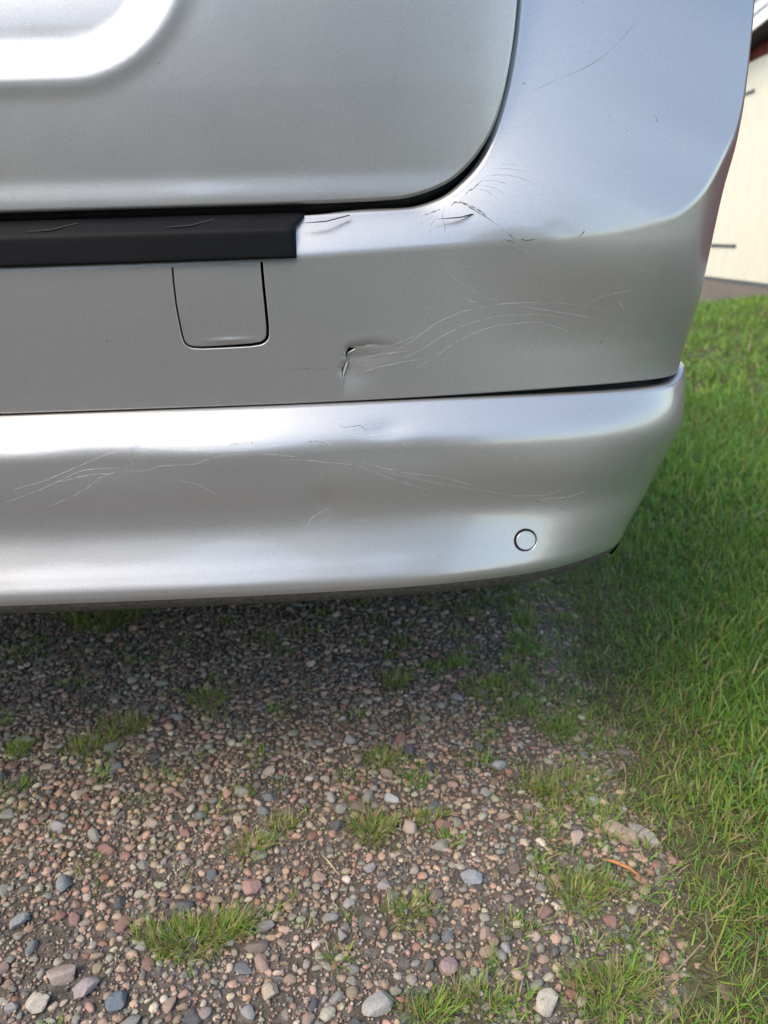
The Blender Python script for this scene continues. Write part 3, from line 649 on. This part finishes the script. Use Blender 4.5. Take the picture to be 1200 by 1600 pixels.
# ------------------------------------------------------------------ stones
def ico(sub):
    bm = bmesh.new(); bmesh.ops.create_icosphere(bm, subdivisions=sub, radius=1); bm.verts.ensure_lookup_table()
    v = np.array([x.co[:] for x in bm.verts]); f = np.array([[y.index for y in x.verts] for x in bm.faces]); bm.free(); return v, f
def rocks(n, sub, ang):
    """n unit rocks: balls cut by random planes, squashed and turned"""
    v, f = ico(sub); nv = len(v); r = np.ones((n, nv))
    for _ in range(11):
        d = rng.normal(size=(n, 3)); d /= np.linalg.norm(d, axis=1)[:, None]; h = rng.uniform(.50, .88, n) if ang else rng.uniform(.82, 1.0, n)
        dot = np.einsum('vk,nk->nv', v, d); cut = np.where(dot > .05, h[:, None] / np.maximum(dot, .05), 9); r = np.minimum(r, cut)
    r = np.minimum(r, 1.05) * (1 + rng.normal(0, .018, (n, nv)))
    p = v[None] * r[..., None]
    sc = np.stack([rng.uniform(.85, 1.25, n), rng.uniform(.7, 1.0, n), rng.uniform(.5, .85, n)], 1); p = p * sc[:, None]
    a = rng.uniform(0, 2 * math.pi, n); tx = rng.normal(0, .3, n); c, s_ = np.cos(tx), np.sin(tx)
    y = p[..., 1] * c[:, None] - p[..., 2] * s_[:, None]; z = p[..., 1] * s_[:, None] + p[..., 2] * c[:, None]; p = np.stack([p[..., 0], y, z], -1)
    c, s_ = np.cos(a)[:, None], np.sin(a)[:, None]
    return np.stack([p[..., 0] * c - p[..., 1] * s_, p[..., 0] * s_ + p[..., 1] * c, p[..., 2]], -1), f
PAL = np.array([(.38, .25, .20), (.34, .23, .185), (.28, .25, .22), (.23, .21, .19), (.185, .18, .175), (.42, .34, .265), (.29, .155, .125), (.22, .165, .13), (.34, .295, .26), (.13, .12, .115), (.48, .42, .345), (.39, .28, .225)])
PAL = PAL * np.array([1.02, 1.04, .95])
PW = np.array([16, 12, 12, 10, 8, 8, 5, 10, 9, 5, 3, 9.]); PW /= PW.sum()
cell = .02; occ = {}
def place(x, y, r, gap=.82):
    i, j = int(math.floor(x / cell)), int(math.floor(y / cell)); k = 2
    for a in range(i - k, i + k + 1):
        for b in range(j - k, j + k + 1):
            for (px, py, pr) in occ.get((a, b), ()):
                if (px - x) ** 2 + (py - y) ** 2 < (gap * (pr + r)) ** 2: return False
    occ.setdefault((i, j), []).append((x, y, r)); return True
stones_named = [  # x, y, length, width, height, turn, colour, label
    (.146, .545, .038, .030, .024, .5, (.50, .44, .35), 'cream white stone at the bottom edge beside a grass tuft'),
    (-.021, .548, .040, .034, .024, 1.1, (.36, .345, .315), 'large rounded grey stone at the bottom edge near the middle'),
    (.228, .764, .028, .024, .020, .4, (.50, .38, .31), 'pale pinkish blocky stone at the edge of the lawn'),
    (-.350, .591, .040, .026, .020, .2, (.36, .29, .25), 'large oval pinkish brown stone left of the big grass tuft'),
    (-.319, .576, .034, .024, .022, .7, (.38, .31, .31), 'pale pink angular stone just below the big grass tuft'),
    (-.361, .562, .030, .027, .024, 1.3, (.48, .42, .34), 'cream coloured round stone in the bottom left corner'),
    (-.283, .561, .028, .026, .022, .3, (.14, .165, .19), 'dark blue grey round stone below the big grass tuft'),
    (-.131, .566, .026, .022, .020, .9, (.44, .36, .27), 'tan rounded stone right of the big grass tuft near the bottom'),
    (-.002, .846, .032, .018, .014, -.4, (.40, .41, .41), 'pale grey flat stone in the fine gravel under the middle of the bumper'),
    (.153, .905, .026, .022, .018, .6, (.34, .34, .33), 'pale grey stone alone in fine gravel right of centre'),
    (-.426, .661, .034, .022, .018, .6, (.26, .27, .26), 'speckled grey oval stone near the left edge'),
    (-.395, .714, .022, .030, .020, .3, (.24, .25, .255), 'upright blue grey stone above two pink stones at left'),
    (-.168, .701, .030, .026, .020, .8, (.36, .22, .19), 'large reddish pink angular stone above the bottom centre'),
    (.089, .705, .036, .024, .016, -.3, (.30, .32, .34), 'blue grey flat stone in gravel right of centre'),
    (.055, .589, .032, .026, .020, .2, (.34, .24, .23), 'pink and grey stone near the bottom right of centre')]
for (x, y, l_, w_, h_, *_r) in stones_named: place(x, y, max(l_, w_) * .5)
for (x, y) in [(.285, .770), (.300, .758), (.315, .752)]: place(x, y, .018)
rv, rf = rocks(len(stones_named), 3, True)
for k, (x, y, l_, w_, h_, tn, c_, lab) in enumerate(stones_named):
    p = rv[k] / np.abs(rv[k]).max(0) * np.array([l_, w_, h_]) * .40; c, s_ = math.cos(tn), math.sin(tn)
    p = np.stack([p[:, 0] * c - p[:, 1] * s_, p[:, 0] * s_ + p[:, 1] * c, p[:, 2]], 1)
    o = tri_mesh('stone', p, rf, STONE, None, np.tile(np.array(c_) * .85, (len(p), 1))); o.location = (x, y, h_ * .24); o.data.set_sharp_from_angle(angle=math.radians(22)); tag(o, lab, 'stone')
# broken flat slab at the lawn edge
def slab(name, outline, h, loc, tn, c_, lab):
    n = len(outline); o_ = np.array(outline) * .74; v = []
    for (sc, z) in ((1.0, 0), (1.02, h * .7), (.93, h), ): v += [(a * sc + rng.normal(0, .0006), b * sc + rng.normal(0, .0006), z + rng.normal(0, .0006)) for a, b in o_]
    v.append((0, 0, h * 1.12)); f = [(k * n + i, k * n + (i + 1) % n, (k + 1) * n + (i + 1) % n, (k + 1) * n + i) for k in range(2) for i in range(n)] + [(2 * n + i, 2 * n + (i + 1) % n, 3 * n) for i in range(n)]
    o = mesh_obj(name, v, f, STONE, None, False); a = o.data.color_attributes.new('col', 'FLOAT_COLOR', 'POINT')
    a.data.foreach_set('color', np.tile(np.array(list(c_) + [1.]), len(v)).astype(np.float32)); o.location = loc; o.rotation_euler = (.06, -.05, tn); tag(o, lab, 'stone'); return o
slab('stone', [(-.034, .010), (-.022, .020), (.004, .014), (.026, .002), (.028, -.010), (.010, -.016), (-.014, -.010), (-.03, -.002)], .014, (.286, .768, -.005), -.45, (.34, .25, .19), 'flat tan broken stone half buried at the lawn edge')
slab('stone', [(-.030, .008), (-.012, .016), (.014, .012), (.034, -.002), (.030, -.010), (.008, -.012), (-.02, -.008)], .010, (.312, .766, -.004), -.75, (.28, .25, .23), 'flat grey stone leaning behind the tan broken stone')

# scattered gravel: stone size follows how coarse the drive is there
def coarse(x, y): return np.clip(.55 - .75 * (x + .1) + .5 * (.75 - y), .08, 1)
big = []; med = []
def scatter(n, lo, hi, x0, x1, y0, y1, store, gap):
    xs = rng.uniform(x0, x1, n); ys = rng.uniform(y0, y1, n); u = rng.uniform(0, 1, n) ** 1.4
    for x, y, uu_ in zip(xs, ys, u):
        if x > edge(y) + .03 + rng.normal(0, .03): continue
        if rng.uniform() > coarse(x, y) ** .6 and hi > .011: continue
        if math.sin(x * 19 + 2.2 * math.sin(y * 13)) * math.sin(y * 23 + 1.7 * math.sin(x * 17)) > .42 and rng.uniform() < .72: continue
        r = .5 * (lo + (hi - lo) * uu_)
        if place(x, y, r, gap): store.append((x, y, r))
scatter(1700, .0155, .0255, -1.0, .40, .36, 1.75, big, .95)
scatter(34000, .0085, .0175, -1.0, .40, .36, 1.75, med, .66)
sml = []
scatter(42000, .0055, .0105, -1.0, .40, .38, 1.75, sml, .80)
big.sort(key=lambda t: -t[2] / (t[1] + .2)); singles = big[:300]; rest = big[300:]
protos = []
pv, pf = rocks(18, 3, True)
for k in range(18):
    me = bpy.data.meshes.new('stone'); me.from_pydata(pv[k].tolist(), [], pf.tolist()); me.shade_smooth(); me.set_sharp_from_angle(angle=math.radians(24)); me.materials.append(STONE1); protos.append(me)
for (x, y, r) in singles:
    o = bpy.data.objects.new('pebble', protos[rng.integers(18)]); link(o, ground)
    o.location = (x, y, r * rng.uniform(.05, .32)); o.scale = (r, r, r * .85); o.rotation_euler = (0, 0, rng.uniform(0, 6.28))
def stones_mesh(name, items, sub, ang, zf=(-.05, .35), flat=.8):
    n = len(items); it = np.array(items); p, f = rocks(n, sub, ang); p[..., 2] *= flat; p = p * it[:, 2][:, None, None]
    p[..., 0] += it[:, 0][:, None]; p[..., 1] += it[:, 1][:, None]; p[..., 2] += (it[:, 2] * rng.uniform(zf[0], zf[1], n))[:, None]
    c = PAL[rng.choice(len(PAL), n, p=PW)] * rng.uniform(.72, 1.22, (n, 1)) * rng.uniform(.93, 1.07, (n, 3))
    nv = p.shape[1]; tr = (f[None] + (np.arange(n) * nv)[:, None, None]).reshape(-1, 3)
    o = tri_mesh(name, p.reshape(-1, 3), tr, STONE, ground, np.repeat(c, nv, 0), False); o['kind'] = 'stuff'; return o
half_ = len(med) // 1
stones_mesh('gravel', rest + med, 2, True)
stones_mesh('fine_gravel', sml, 1, True, (.1, .6)) if False else None
near = [t for t in sml if t[1] < 1.15]; farr = [t for t in sml if t[1] >= 1.15]
stones_mesh('fine_gravel', near[:8500], 2, True, (.0, .45)); stones_mesh('fine_gravel', near[8500:] + farr, 1, True, (.0, .45))
gx = rng.uniform(-1.0, .40, 60000); gy = rng.uniform(.38, 1.6, 60000); gr = rng.uniform(.0009, .0028, 60000)
ok = gx < edge(gy) + .12 + rng.normal(0, .03, 60000)
stones_mesh('grit', list(zip(gx[ok], gy[ok], gr[ok])), 1, True, (.3, 1.2)) if False else None
v8 = np.array([(1, 0, 0), (-1, 0, 0), (0, 1, 0), (0, -1, 0), (0, 0, 1), (0, 0, -1.)]); f8 = np.array([(0, 2, 4), (2, 1, 4), (1, 3, 4), (3, 0, 4), (2, 0, 5), (1, 2, 5), (3, 1, 5), (0, 3, 5)])
gx, gy, gr = gx[ok], gy[ok], gr[ok]; n = len(gx)
p = v8[None] * gr[:, None, None] * rng.uniform(.7, 1.2, (n, 6, 1)); an = rng.uniform(0, 6.28, n); c, s_ = np.cos(an)[:, None], np.sin(an)[:, None]
p = np.stack([p[..., 0] * c - p[..., 1] * s_ + gx[:, None], p[..., 0] * s_ + p[..., 1] * c + gy[:, None], p[..., 2] + (gr * .6)[:, None]], -1)
cc = PAL[rng.choice(len(PAL), n, p=PW)] * rng.uniform(.6, 1.1, (n, 1))
o = tri_mesh('grit', p.reshape(-1, 3), (f8[None] + (np.arange(n) * 6)[:, None, None]).reshape(-1, 3), STONE, ground, np.repeat(cc, 6, 0)); o['kind'] = 'stuff'
# coarser gravel spread on the rest of the drive
n = 9000; it = np.stack([rng.uniform(-2.5, .25, n), np.where(rng.uniform(size=n) < .6, rng.uniform(-1.2, .4, n), rng.uniform(.3, 2.2, n)), rng.uniform(.004, .009, n)], 1)
it = [t for t in it if not (-1.0 < t[0] < .4 and .36 < t[1] < 1.75)]
stones_mesh('gravel', it, 1, True)

# ------------------------------------------------------------------ grass
def blades(x, y, L, W, az, lean, curl, col, z0=0.):
    """each blade: three cross sections and a tip"""
    n = len(x); lv = np.array([0, .38, .74, 1.0]); wd = np.array([.75, 1.0, .68])
    h = np.zeros((n, 4)); zz = np.zeros((n, 4)); th = lean.copy()
    for k in range(1, 4):
        seg = L * (lv[k] - lv[k-1]); h[:, k] = h[:, k-1] + seg * np.sin(th); zz[:, k] = zz[:, k-1] + seg * np.cos(th); th = th + curl
    ca, sa_ = np.cos(az), np.sin(az); tw = rng.normal(0, .5, n); px, py = np.cos(az + 1.571 + tw), np.sin(az + 1.571 + tw)
    V_ = np.zeros((n, 7, 3))
    for k in range(3):
        for s_, o_ in ((0, -.5), (1, .5)):
            V_[:, 2*k+s_, 0] = x + ca * h[:, k] + px * W * wd[k] * o_; V_[:, 2*k+s_, 1] = y + sa_ * h[:, k] + py * W * wd[k] * o_; V_[:, 2*k+s_, 2] = z0 + zz[:, k] + W * .15 * (o_ > 0)
    V_[:, 6] = np.stack([x + ca * h[:, 3], y + sa_ * h[:, 3], z0 + zz[:, 3]], 1)
    V_[..., 2] = np.maximum(V_[..., 2], .001)
    f = np.array([(0, 1, 3), (0, 3, 2), (2, 3, 5), (2, 5, 4), (4, 5, 6)])
    shade = np.array([.75, .75, .95, .95, 1.05, 1.05, 1.12])
    C_ = col[:, None, :] * (1 + 0 * shade[None, :, None])
    return V_.reshape(-1, 3), (f[None] + (np.arange(n) * 7)[:, None, None]).reshape(-1, 3), C_.reshape(-1, 3)
GP = np.array([(.125, .270, .040), (.150, .310, .045), (.190, .350, .052), (.105, .235, .040), (.240, .350, .060), (.290, .340, .075), (.38, .32, .16), (.30, .22, .12), (.110, .215, .085)])
def gcols(n, dry=.12, yel=.15):
    w = np.array([.2, .2, .17, .15, yel, yel * .7, dry * .6, dry * .4, .1]); w /= w.sum()
    return GP[rng.choice(len(GP), n, p=w)] * rng.uniform(.8, 1.2, (n, 1))
def lawn_zone(n, x0, x1, y0, y1, Lm, Wm, lean, dry, yel=.15):
    x = rng.uniform(x0, x1, n); y = rng.uniform(y0, y1, n)
    e = edge(y) + .02 * np.sin(y * 37) + .015 * np.sin(y * 90 + x * 30)
    pr = sst(-.05, .16, x - e + rng.normal(0, .015, n)); cl = .5 + .5 * np.sin(x * 43 + 2 * np.sin(y * 31)) * np.sin(y * 39 + x * 17)
    pr = pr * np.clip(.55 + cl + (x - e) * 1.5, 0, 1)
    bare = np.exp(-(((x - .37) / .05) ** 2 + ((y - .585) / .03) ** 2)) + .8 * np.exp(-(((x - .31) / .04) ** 2 + ((y - .75) / .03) ** 2)); pr = pr * np.clip(1 - bare * .4, 0, 1)
    k = (rng.uniform(size=n) < pr) & (y < yfar(x) + .05)
    x, y = x[k], y[k]; n = len(x); inn = sst(.0, .35, x - edge(y))
    patch = .8 + .35 * np.sin(x * 3.1 + 1.3 * np.sin(y * 2.3)) * np.sin(y * 2.7 + x)
    L = Lm * np.minimum(rng.lognormal(-.12, .42, n), 2.1) * (.38 + .62 * inn) * patch; W = Wm * rng.uniform(.6, 1.3, n) * (.6 + .4 * inn)
    c1 = gcols(n, dry * .5, yel); c2 = gcols(n, dry + .5, yel + .25); c = np.where((rng.uniform(size=n) < inn)[:, None], c1, c2) 
    c = c * (.85 + .3 * patch[:, None] - .2)
    return blades(x, y, L, W, rng.uniform(0, 6.28, n), np.abs(rng.normal(lean, .32, n)), rng.normal(.28, .25, n), c)
def join(parts):
    vs_, fs_, cs_ = [], [], []; b = 0
    for v, f, c in parts: vs_.append(v); fs_.append(f + b); cs_.append(c); b += len(v)
    return np.concatenate(vs_), np.concatenate(fs_), np.concatenate(cs_)
g1 = lawn_zone(95000, .15, 1.15, .34, 1.75, .052, .0026, .62, .16)
g2 = lawn_zone(42000, .30, 2.0, 1.7, 3.3, .055, .0036, .55, .06, .12)
g3 = lawn_zone(42000, .34, 4.1, 3.2, 8.2, .060, .0085, .5, .05, .2)
g4 = lawn_zone(12000, 1.1, 3.0, -.5, 1.8, .055, .005, .55, .1)
v, f, c = join([g1, g2, g3, g4]); go = tri_mesh('lawn_grass', v, f, GRASS, None, c); tag(go, 'mown green lawn grass along the right of the car', 'grass', kind='stuff')
def tuft_arrays(cx, cy, rx, ry, n, Lm, Wm, dry, yel):
    a = rng.uniform(0, 6.28, n); r = np.sqrt(rng.uniform(0, 1, n)) * (1 + .3 * np.sin(3 * a)); x = cx + rx * r * np.cos(a); y = cy + ry * r * np.sin(a)
    out = np.arctan2(y - cy, x - cx) + rng.normal(0, 1.0, n)
    return blades(x, y, Lm * rng.uniform(.45, 1.3, n), Wm * rng.uniform(.6, 1.25, n), out, np.abs(rng.normal(.62, .35, n)), rng.normal(.3, .28, n), gcols(n, dry, yel))
tufts = [  # x, y, rx, ry, blades, length, dry, label
    (-.225, .632, .055, .022, 420, .027, .35, 'largest grass tuft growing in the coarse gravel at bottom left'),
    (-.190, .645, .030, .014, 110, .034, .20, 'fresh taller green grass at the right end of the largest tuft'),
    (-.025, .790, .026, .024, 190, .026, .15, 'dense green grass tuft in gravel below the middle of the bumper'),
    (.167, 1.095, .045, .040, 240, .024, .10, 'mossy green grass patch in the shade under the parking sensor'),
    (-.418, 1.024, .035, .025, 130, .032, .12, 'dark green grass tuft in the shade at left'),
    (-.020, .927, .030, .018, 110, .024, .30, 'yellowish grass tuft in fine gravel near the middle'),
    (.046, .808, .024, .014, 110, .018, .30, 'low round yellow green grass clump right of the dense tuft'),
    (-.177, .765, .022, .018, 90, .026, .55, 'brownish dry grass tuft left of the dense green tuft'),
    (-.143, .800, .018, .014, 70, .026, .40, 'small half dry grass tuft just behind the white pebble'),
    (.013, 1.128, .022, .022, 80, .034, .10, 'small bright green tuft in the bumper shade near the middle'),
    (-.578, 1.390, .075, .045, 170, .045, .05, 'tall dark grass tuft deep in the shade under the bumper'),
    (.234, .861, .050, .034, 240, .026, .20, 'wide mossy yellow green grass clump at the lawn edge'),
    (.210, .677, .028, .030, 200, .024, .30, 'yellow green grass clump on gravel left of the twig'),
    (.015, .658, .024, .020, 80, .028, .40, 'thin wispy grass sprig in gravel right of the bottom centre'),
    (-.062, .604, .014, .010, 16, .034, .05, 'single bright green grass sprout near the bottom centre'),
    (.215, .559, .040, .024, 220, .032, .25, 'bushy yellow tipped grass tuft at the bottom right of the gravel'),
    (.080, .552, .030, .016, 90, .032, .20, 'loose grass tuft left of the cream white stone'),
    (.029, .540, .026, .012, 80, .030, .15, 'short green grass tuft at the bottom edge right of the grey stone'),
    (-.457, .978, .030, .020, 110, .030, .55, 'brown tinged grass tuft below the dark tuft at left'),
    (-.300, 1.090, .030, .022, 80, .030, .15, 'small green tuft in shade below the tow eye cover')]
for (x, y, rx, ry, n, L_, dry, lab) in tufts:
    v, f, c = tuft_arrays(0, 0, rx, ry, int(n * 2.0), L_ * .85, .00125, dry + .8, .5); o = tri_mesh('grass_tuft', v, f, GRASS, None, c); o.location = (x, y, 0); tag(o, lab, 'grass tuft', 'grass tufts growing in the gravel')
sp = []
for _ in range(240):
    x, y = rng.uniform(-.9, .30), rng.uniform(.45, 1.6)
    sp.append(tuft_arrays(x, y, rng.uniform(.004, .016), rng.uniform(.004, .012), int(rng.integers(3, 16)), rng.uniform(.010, .024), .0013, .35, .4))
for _ in range(70):
    x, y = rng.uniform(-.8, .25), rng.uniform(.85, 1.5); sp.append(tuft_arrays(x, y, rng.uniform(.010, .030), rng.uniform(.010, .022), int(rng.integers(20, 60)), rng.uniform(.012, .022), .0016, .12, .3))
for _ in range(230):
    y = rng.uniform(.45, 1.7); x = edge(y) + rng.normal(-.03, .065); sp.append(tuft_arrays(x, y, rng.uniform(.010, .030), rng.uniform(.008, .022), int(rng.integers(15, 50)), rng.uniform(.012, .026), .0014, .4, .4))
v, f, c = join(sp); o = tri_mesh('grass_sprouts', v, f, GRASS, None, c); tag(o, 'tiny grass sprouts and moss scattered through the gravel', 'grass', kind='stuff')
# dry straws lying in the lawn edge
n = 240; y = rng.uniform(.42, 1.5, n); x = edge(y) + rng.normal(.07, .07, n)
v, f, c = blades(x, y, rng.uniform(.02, .06, n), rng.uniform(.0008, .0016, n), rng.uniform(0, 6.28, n), rng.uniform(1.2, 1.55, n), rng.normal(0, .1, n), np.array([(.34, .27, .15)]) * rng.uniform(.6, 1.1, (n, 1)), .006)
o = tri_mesh('straw', v, f, GRASS, None, c); tag(o, 'dry straw litter lying along the lawn edge', 'straw', kind='stuff')
def twig(name, pts, r, mat, lab):
    P_ = np.array(pts); n = len(P_); v = []; k = 7
    for i in range(n):
        t = P_[min(i + 1, n - 1)] - P_[max(i - 1, 0)]; t /= np.linalg.norm(t); a = np.cross(t, (0, 0, 1)); a /= np.linalg.norm(a); b = np.cross(a, t); rr_ = r * (1 - .5 * abs(i / (n - 1) - .4)) * (.35 if i in (0, n - 1) else 1)
        for j in range(k): v.append(P_[i] + (a * math.cos(6.283 * j / k) + b * math.sin(6.283 * j / k) * .7) * rr_)
    f = [(i * k + j, i * k + (j + 1) % k, (i + 1) * k + (j + 1) % k, (i + 1) * k + j) for i in range(n - 1) for j in range(k)] + [tuple(range(k))[::-1], tuple(range((n - 1) * k, n * k))]
    return tag(mesh_obj(name, v, f, mat, None, True), lab, 'twig')
twig('twig', [(.247, .722, .010), (.262, .714, .012), (.276, .705, .011), (.290, .692, .006)], .0028, simple('orange_bark', (.42, .17, .06), .7, bump=.001, vscale=300), 'orange brown twig lying on gravel at the lawn edge')
twig('twig', [(-.090, .742, .012), (-.080, .728, .013), (-.066, .710, .008)], .0012, simple('pale_straw', (.46, .34, .22), .7), 'thin pale straw stalk lying on the gravel near the middle')
twig('twig', [(.083, .606, .010), (.086, .585, .011), (.088, .562, .008)], .0009, simple('brown_stalk', (.28, .18, .11), .7), 'thin brown stalk lying on gravel above a grass tuft at bottom')

# ------------------------------------------------------------------ building beyond the lawn
RED = simple('falun_red_boards', (.12, .018, .013), .85, var=.25, vscale=6, bump=.003, bscale=60)
WHITE = simple('white_painted_boards', (.62, .56, .42), .55, var=.04, vscale=5, bump=.001, bscale=40)
WHITE2 = simple('white_painted_trim', (.80, .79, .76), .5, var=.03)
IRON = simple('black_iron', (.02, .02, .02), .5, .3)
SOFFIT = simple('shade_dark_boards', (.022, .022, .028), .8)  # near-black colour paints in the shade under the eaves
ROOFM = simple('dark_roof_felt', (.05, .045, .045), .9)
STONEB = simple('grey_plinth', (.25, .24, .23), .9, bump=.004)
house = empty('red_outbuilding', (7.0, 6.0, 0)); tag(house, 'red boarded outbuilding with white plank doors beyond the lawn', 'building')
INV = Matrix.Translation((-7.0, -6.0, 0))
def hb(name, *a, parent=None, bevel=0.):
    o = box(name, *a, house if parent is None else parent, bevel)
    o.matrix_parent_inverse = INV if parent is None else Matrix.Identity(4)
    return o
XW = 4.62; HY0, HY1, DY0, DY1 = 3.2, 13.0, 7.9, 11.35
def ez(y, x=4.30): return 2.772 + .105 * (9.81 - y)
hb('plinth', XW + .02, 9.4, HY0, HY1, 0, .22, STONEB)
def hmesh(name, v, f, mat, parent=None, smooth=False):
    o = mesh_obj(name, v, f, mat, house if parent is None else parent, smooth); o.matrix_parent_inverse = INV if parent is None else Matrix.Identity(4); return o
# board and batten wall with the doorway left open
def wallslab(y0, y1, z0):
    a, b = ez(y0) + .02, ez(y1) + .02
    v = [(XW + .06, y0, z0), (XW + .06, y1, z0), (XW + .06, y1, b), (XW + .06, y0, a), (9.4, y0, z0), (9.4, y1, z0), (9.4, y1, b), (9.4, y0, a)]
    return hmesh('wall', v, [(0, 1, 2, 3)[::-1], (4, 5, 6, 7), (0, 4, 5, 1), (1, 5, 6, 2), (2, 6, 7, 3), (3, 7, 4, 0)], RED)
wallslab(HY0, HY1, .22)
def board(y0, y1, z0, z1, mat, name, x=XW, t=.028, parent=None): return hb(name, x, x + t, y0, y1, z0, z1, mat, parent=parent, bevel=.003)
y = HY0
while y < HY1 - .1:                                   # wall boards: full height, or above the doors only
    z0 = 2.56 if DY0 - .02 < y + .07 < DY1 + .02 else .22
    board(y, y + .158, z0, ez(y) + .01, RED, 'wall_board', XW + .01 + .012 * (int(round(y / .165)) % 2))
    y += .165
door = hb('plank_door', XW - .012, XW + .004, DY0, DY1, .06, 2.545, WHITE)
y = DY0; k = 0
while y < DY1 - .05:
    board(y, min(y + .2, DY1), .05, 2.55, WHITE, 'door_board', XW - .036 - .002 * (k % 2), .022, parent=door); y += .205; k += 1
def hinge(y0, y1, z, t0=.022):
    v = []; n = 9
    for i in range(n):
        u = i / (n - 1); yy = y0 + (y1 - y0) * u; h = t0 * (1.1 - .35 * u) * (1.5 if i == n - 1 else 1)
        for (dx, dz) in ((0, -h), (0, h), (-.010, h * .8), (-.010, -h * .8)): v.append((XW - .0405 + dx, yy, z + dz))
    f = [(i * 4 + j, i * 4 + (j + 1) % 4, (i + 1) * 4 + (j + 1) % 4, (i + 1) * 4 + j) for i in range(n - 1) for j in range(4)] + [(0, 1, 2, 3), (n * 4 - 1, n * 4 - 2, n * 4 - 3, n * 4 - 4)]
    hmesh('strap_hinge', v, f, IRON, door)
hinge(11.30, 10.30, .455); hinge(11.30, 10.29, 2.212); hinge(7.96, 8.96, .455); hinge(7.96, 8.96, 2.212)
# eaves: soffit, two white fascia boards and the roof
def strip(name, x0, x1, dz0, dz1, mat, dx=0):
    a, b = HY0 - .4, HY1 + .4
    v = [(x, y, ez(y) + dz) for y in (a, b) for (x, dz) in ((x0, dz0), (x1, dz0), (x1, dz1), (x0, dz1))]
    hmesh(name, v, [(0, 1, 2, 3), (7, 6, 5, 4), (0, 4, 5, 1), (1, 5, 6, 2), (2, 6, 7, 3), (3, 7, 4, 0)], mat)
strip('soffit', 4.325, 4.70, .005, .03, SOFFIT); strip('fascia_board', 4.295, 4.320, 0, .135, WHITE2); strip('fascia_board', 4.270, 4.318, .142, .27, WHITE2)
a, b = HY0 - .4, HY1 + .4
v = [(x, y, ez(y) + dz) for y in (a, b) for (x, dz) in ((4.22, .275), (7.0, 1.6), (9.7, .275), (9.7, .33), (7.0, 1.68), (4.22, .33))]
hmesh('roof', v, [(0, 1, 2, 3, 4, 5), (11, 10, 9, 8, 7, 6)] + [(i, (i + 1) % 6, 6 + (i + 1) % 6, 6 + i) for i in range(6)], ROOFM)
# ------------------------------------------------------------------ hedge added out of view behind the viewer, to darken reflections in the paint
LEAF = NT('hedge_leaves'); LEAF.l(LEAF.ramp(LEAF.noise(3, 4), [(.3, (.022, .045, .012)), (.7, (.06, .10, .028))]), LEAF.b.inputs['Base Color']); LEAF.b.inputs['Roughness'].default_value = .6
n = 30000; x = rng.uniform(-10, 2.2, n); zz = 2.9 * rng.uniform(0, 1, n) ** .8; top = 2.9 + .4 * np.sin(x * 1.3) + .3 * np.sin(x * 3.1 + 1); zz = zz / 2.9 * top
y = -5.0 + rng.normal(0, .38, n) * (1 - .35 * zz / 2.9); a = rng.normal(size=(n, 3, 3)) * .075
v = np.stack([x, y, zz + .02], 1)[:, None] + a; v[..., 2] = np.maximum(v[..., 2], .01)
reflection_hedge = tri_mesh('reflection_hedge', v.reshape(-1, 3), np.arange(n * 3).reshape(-1, 3), LEAF.m, None, None, False); tag(reflection_hedge, 'leafy row added out of view to darken the tailgate reflection', 'reflection_hedge')
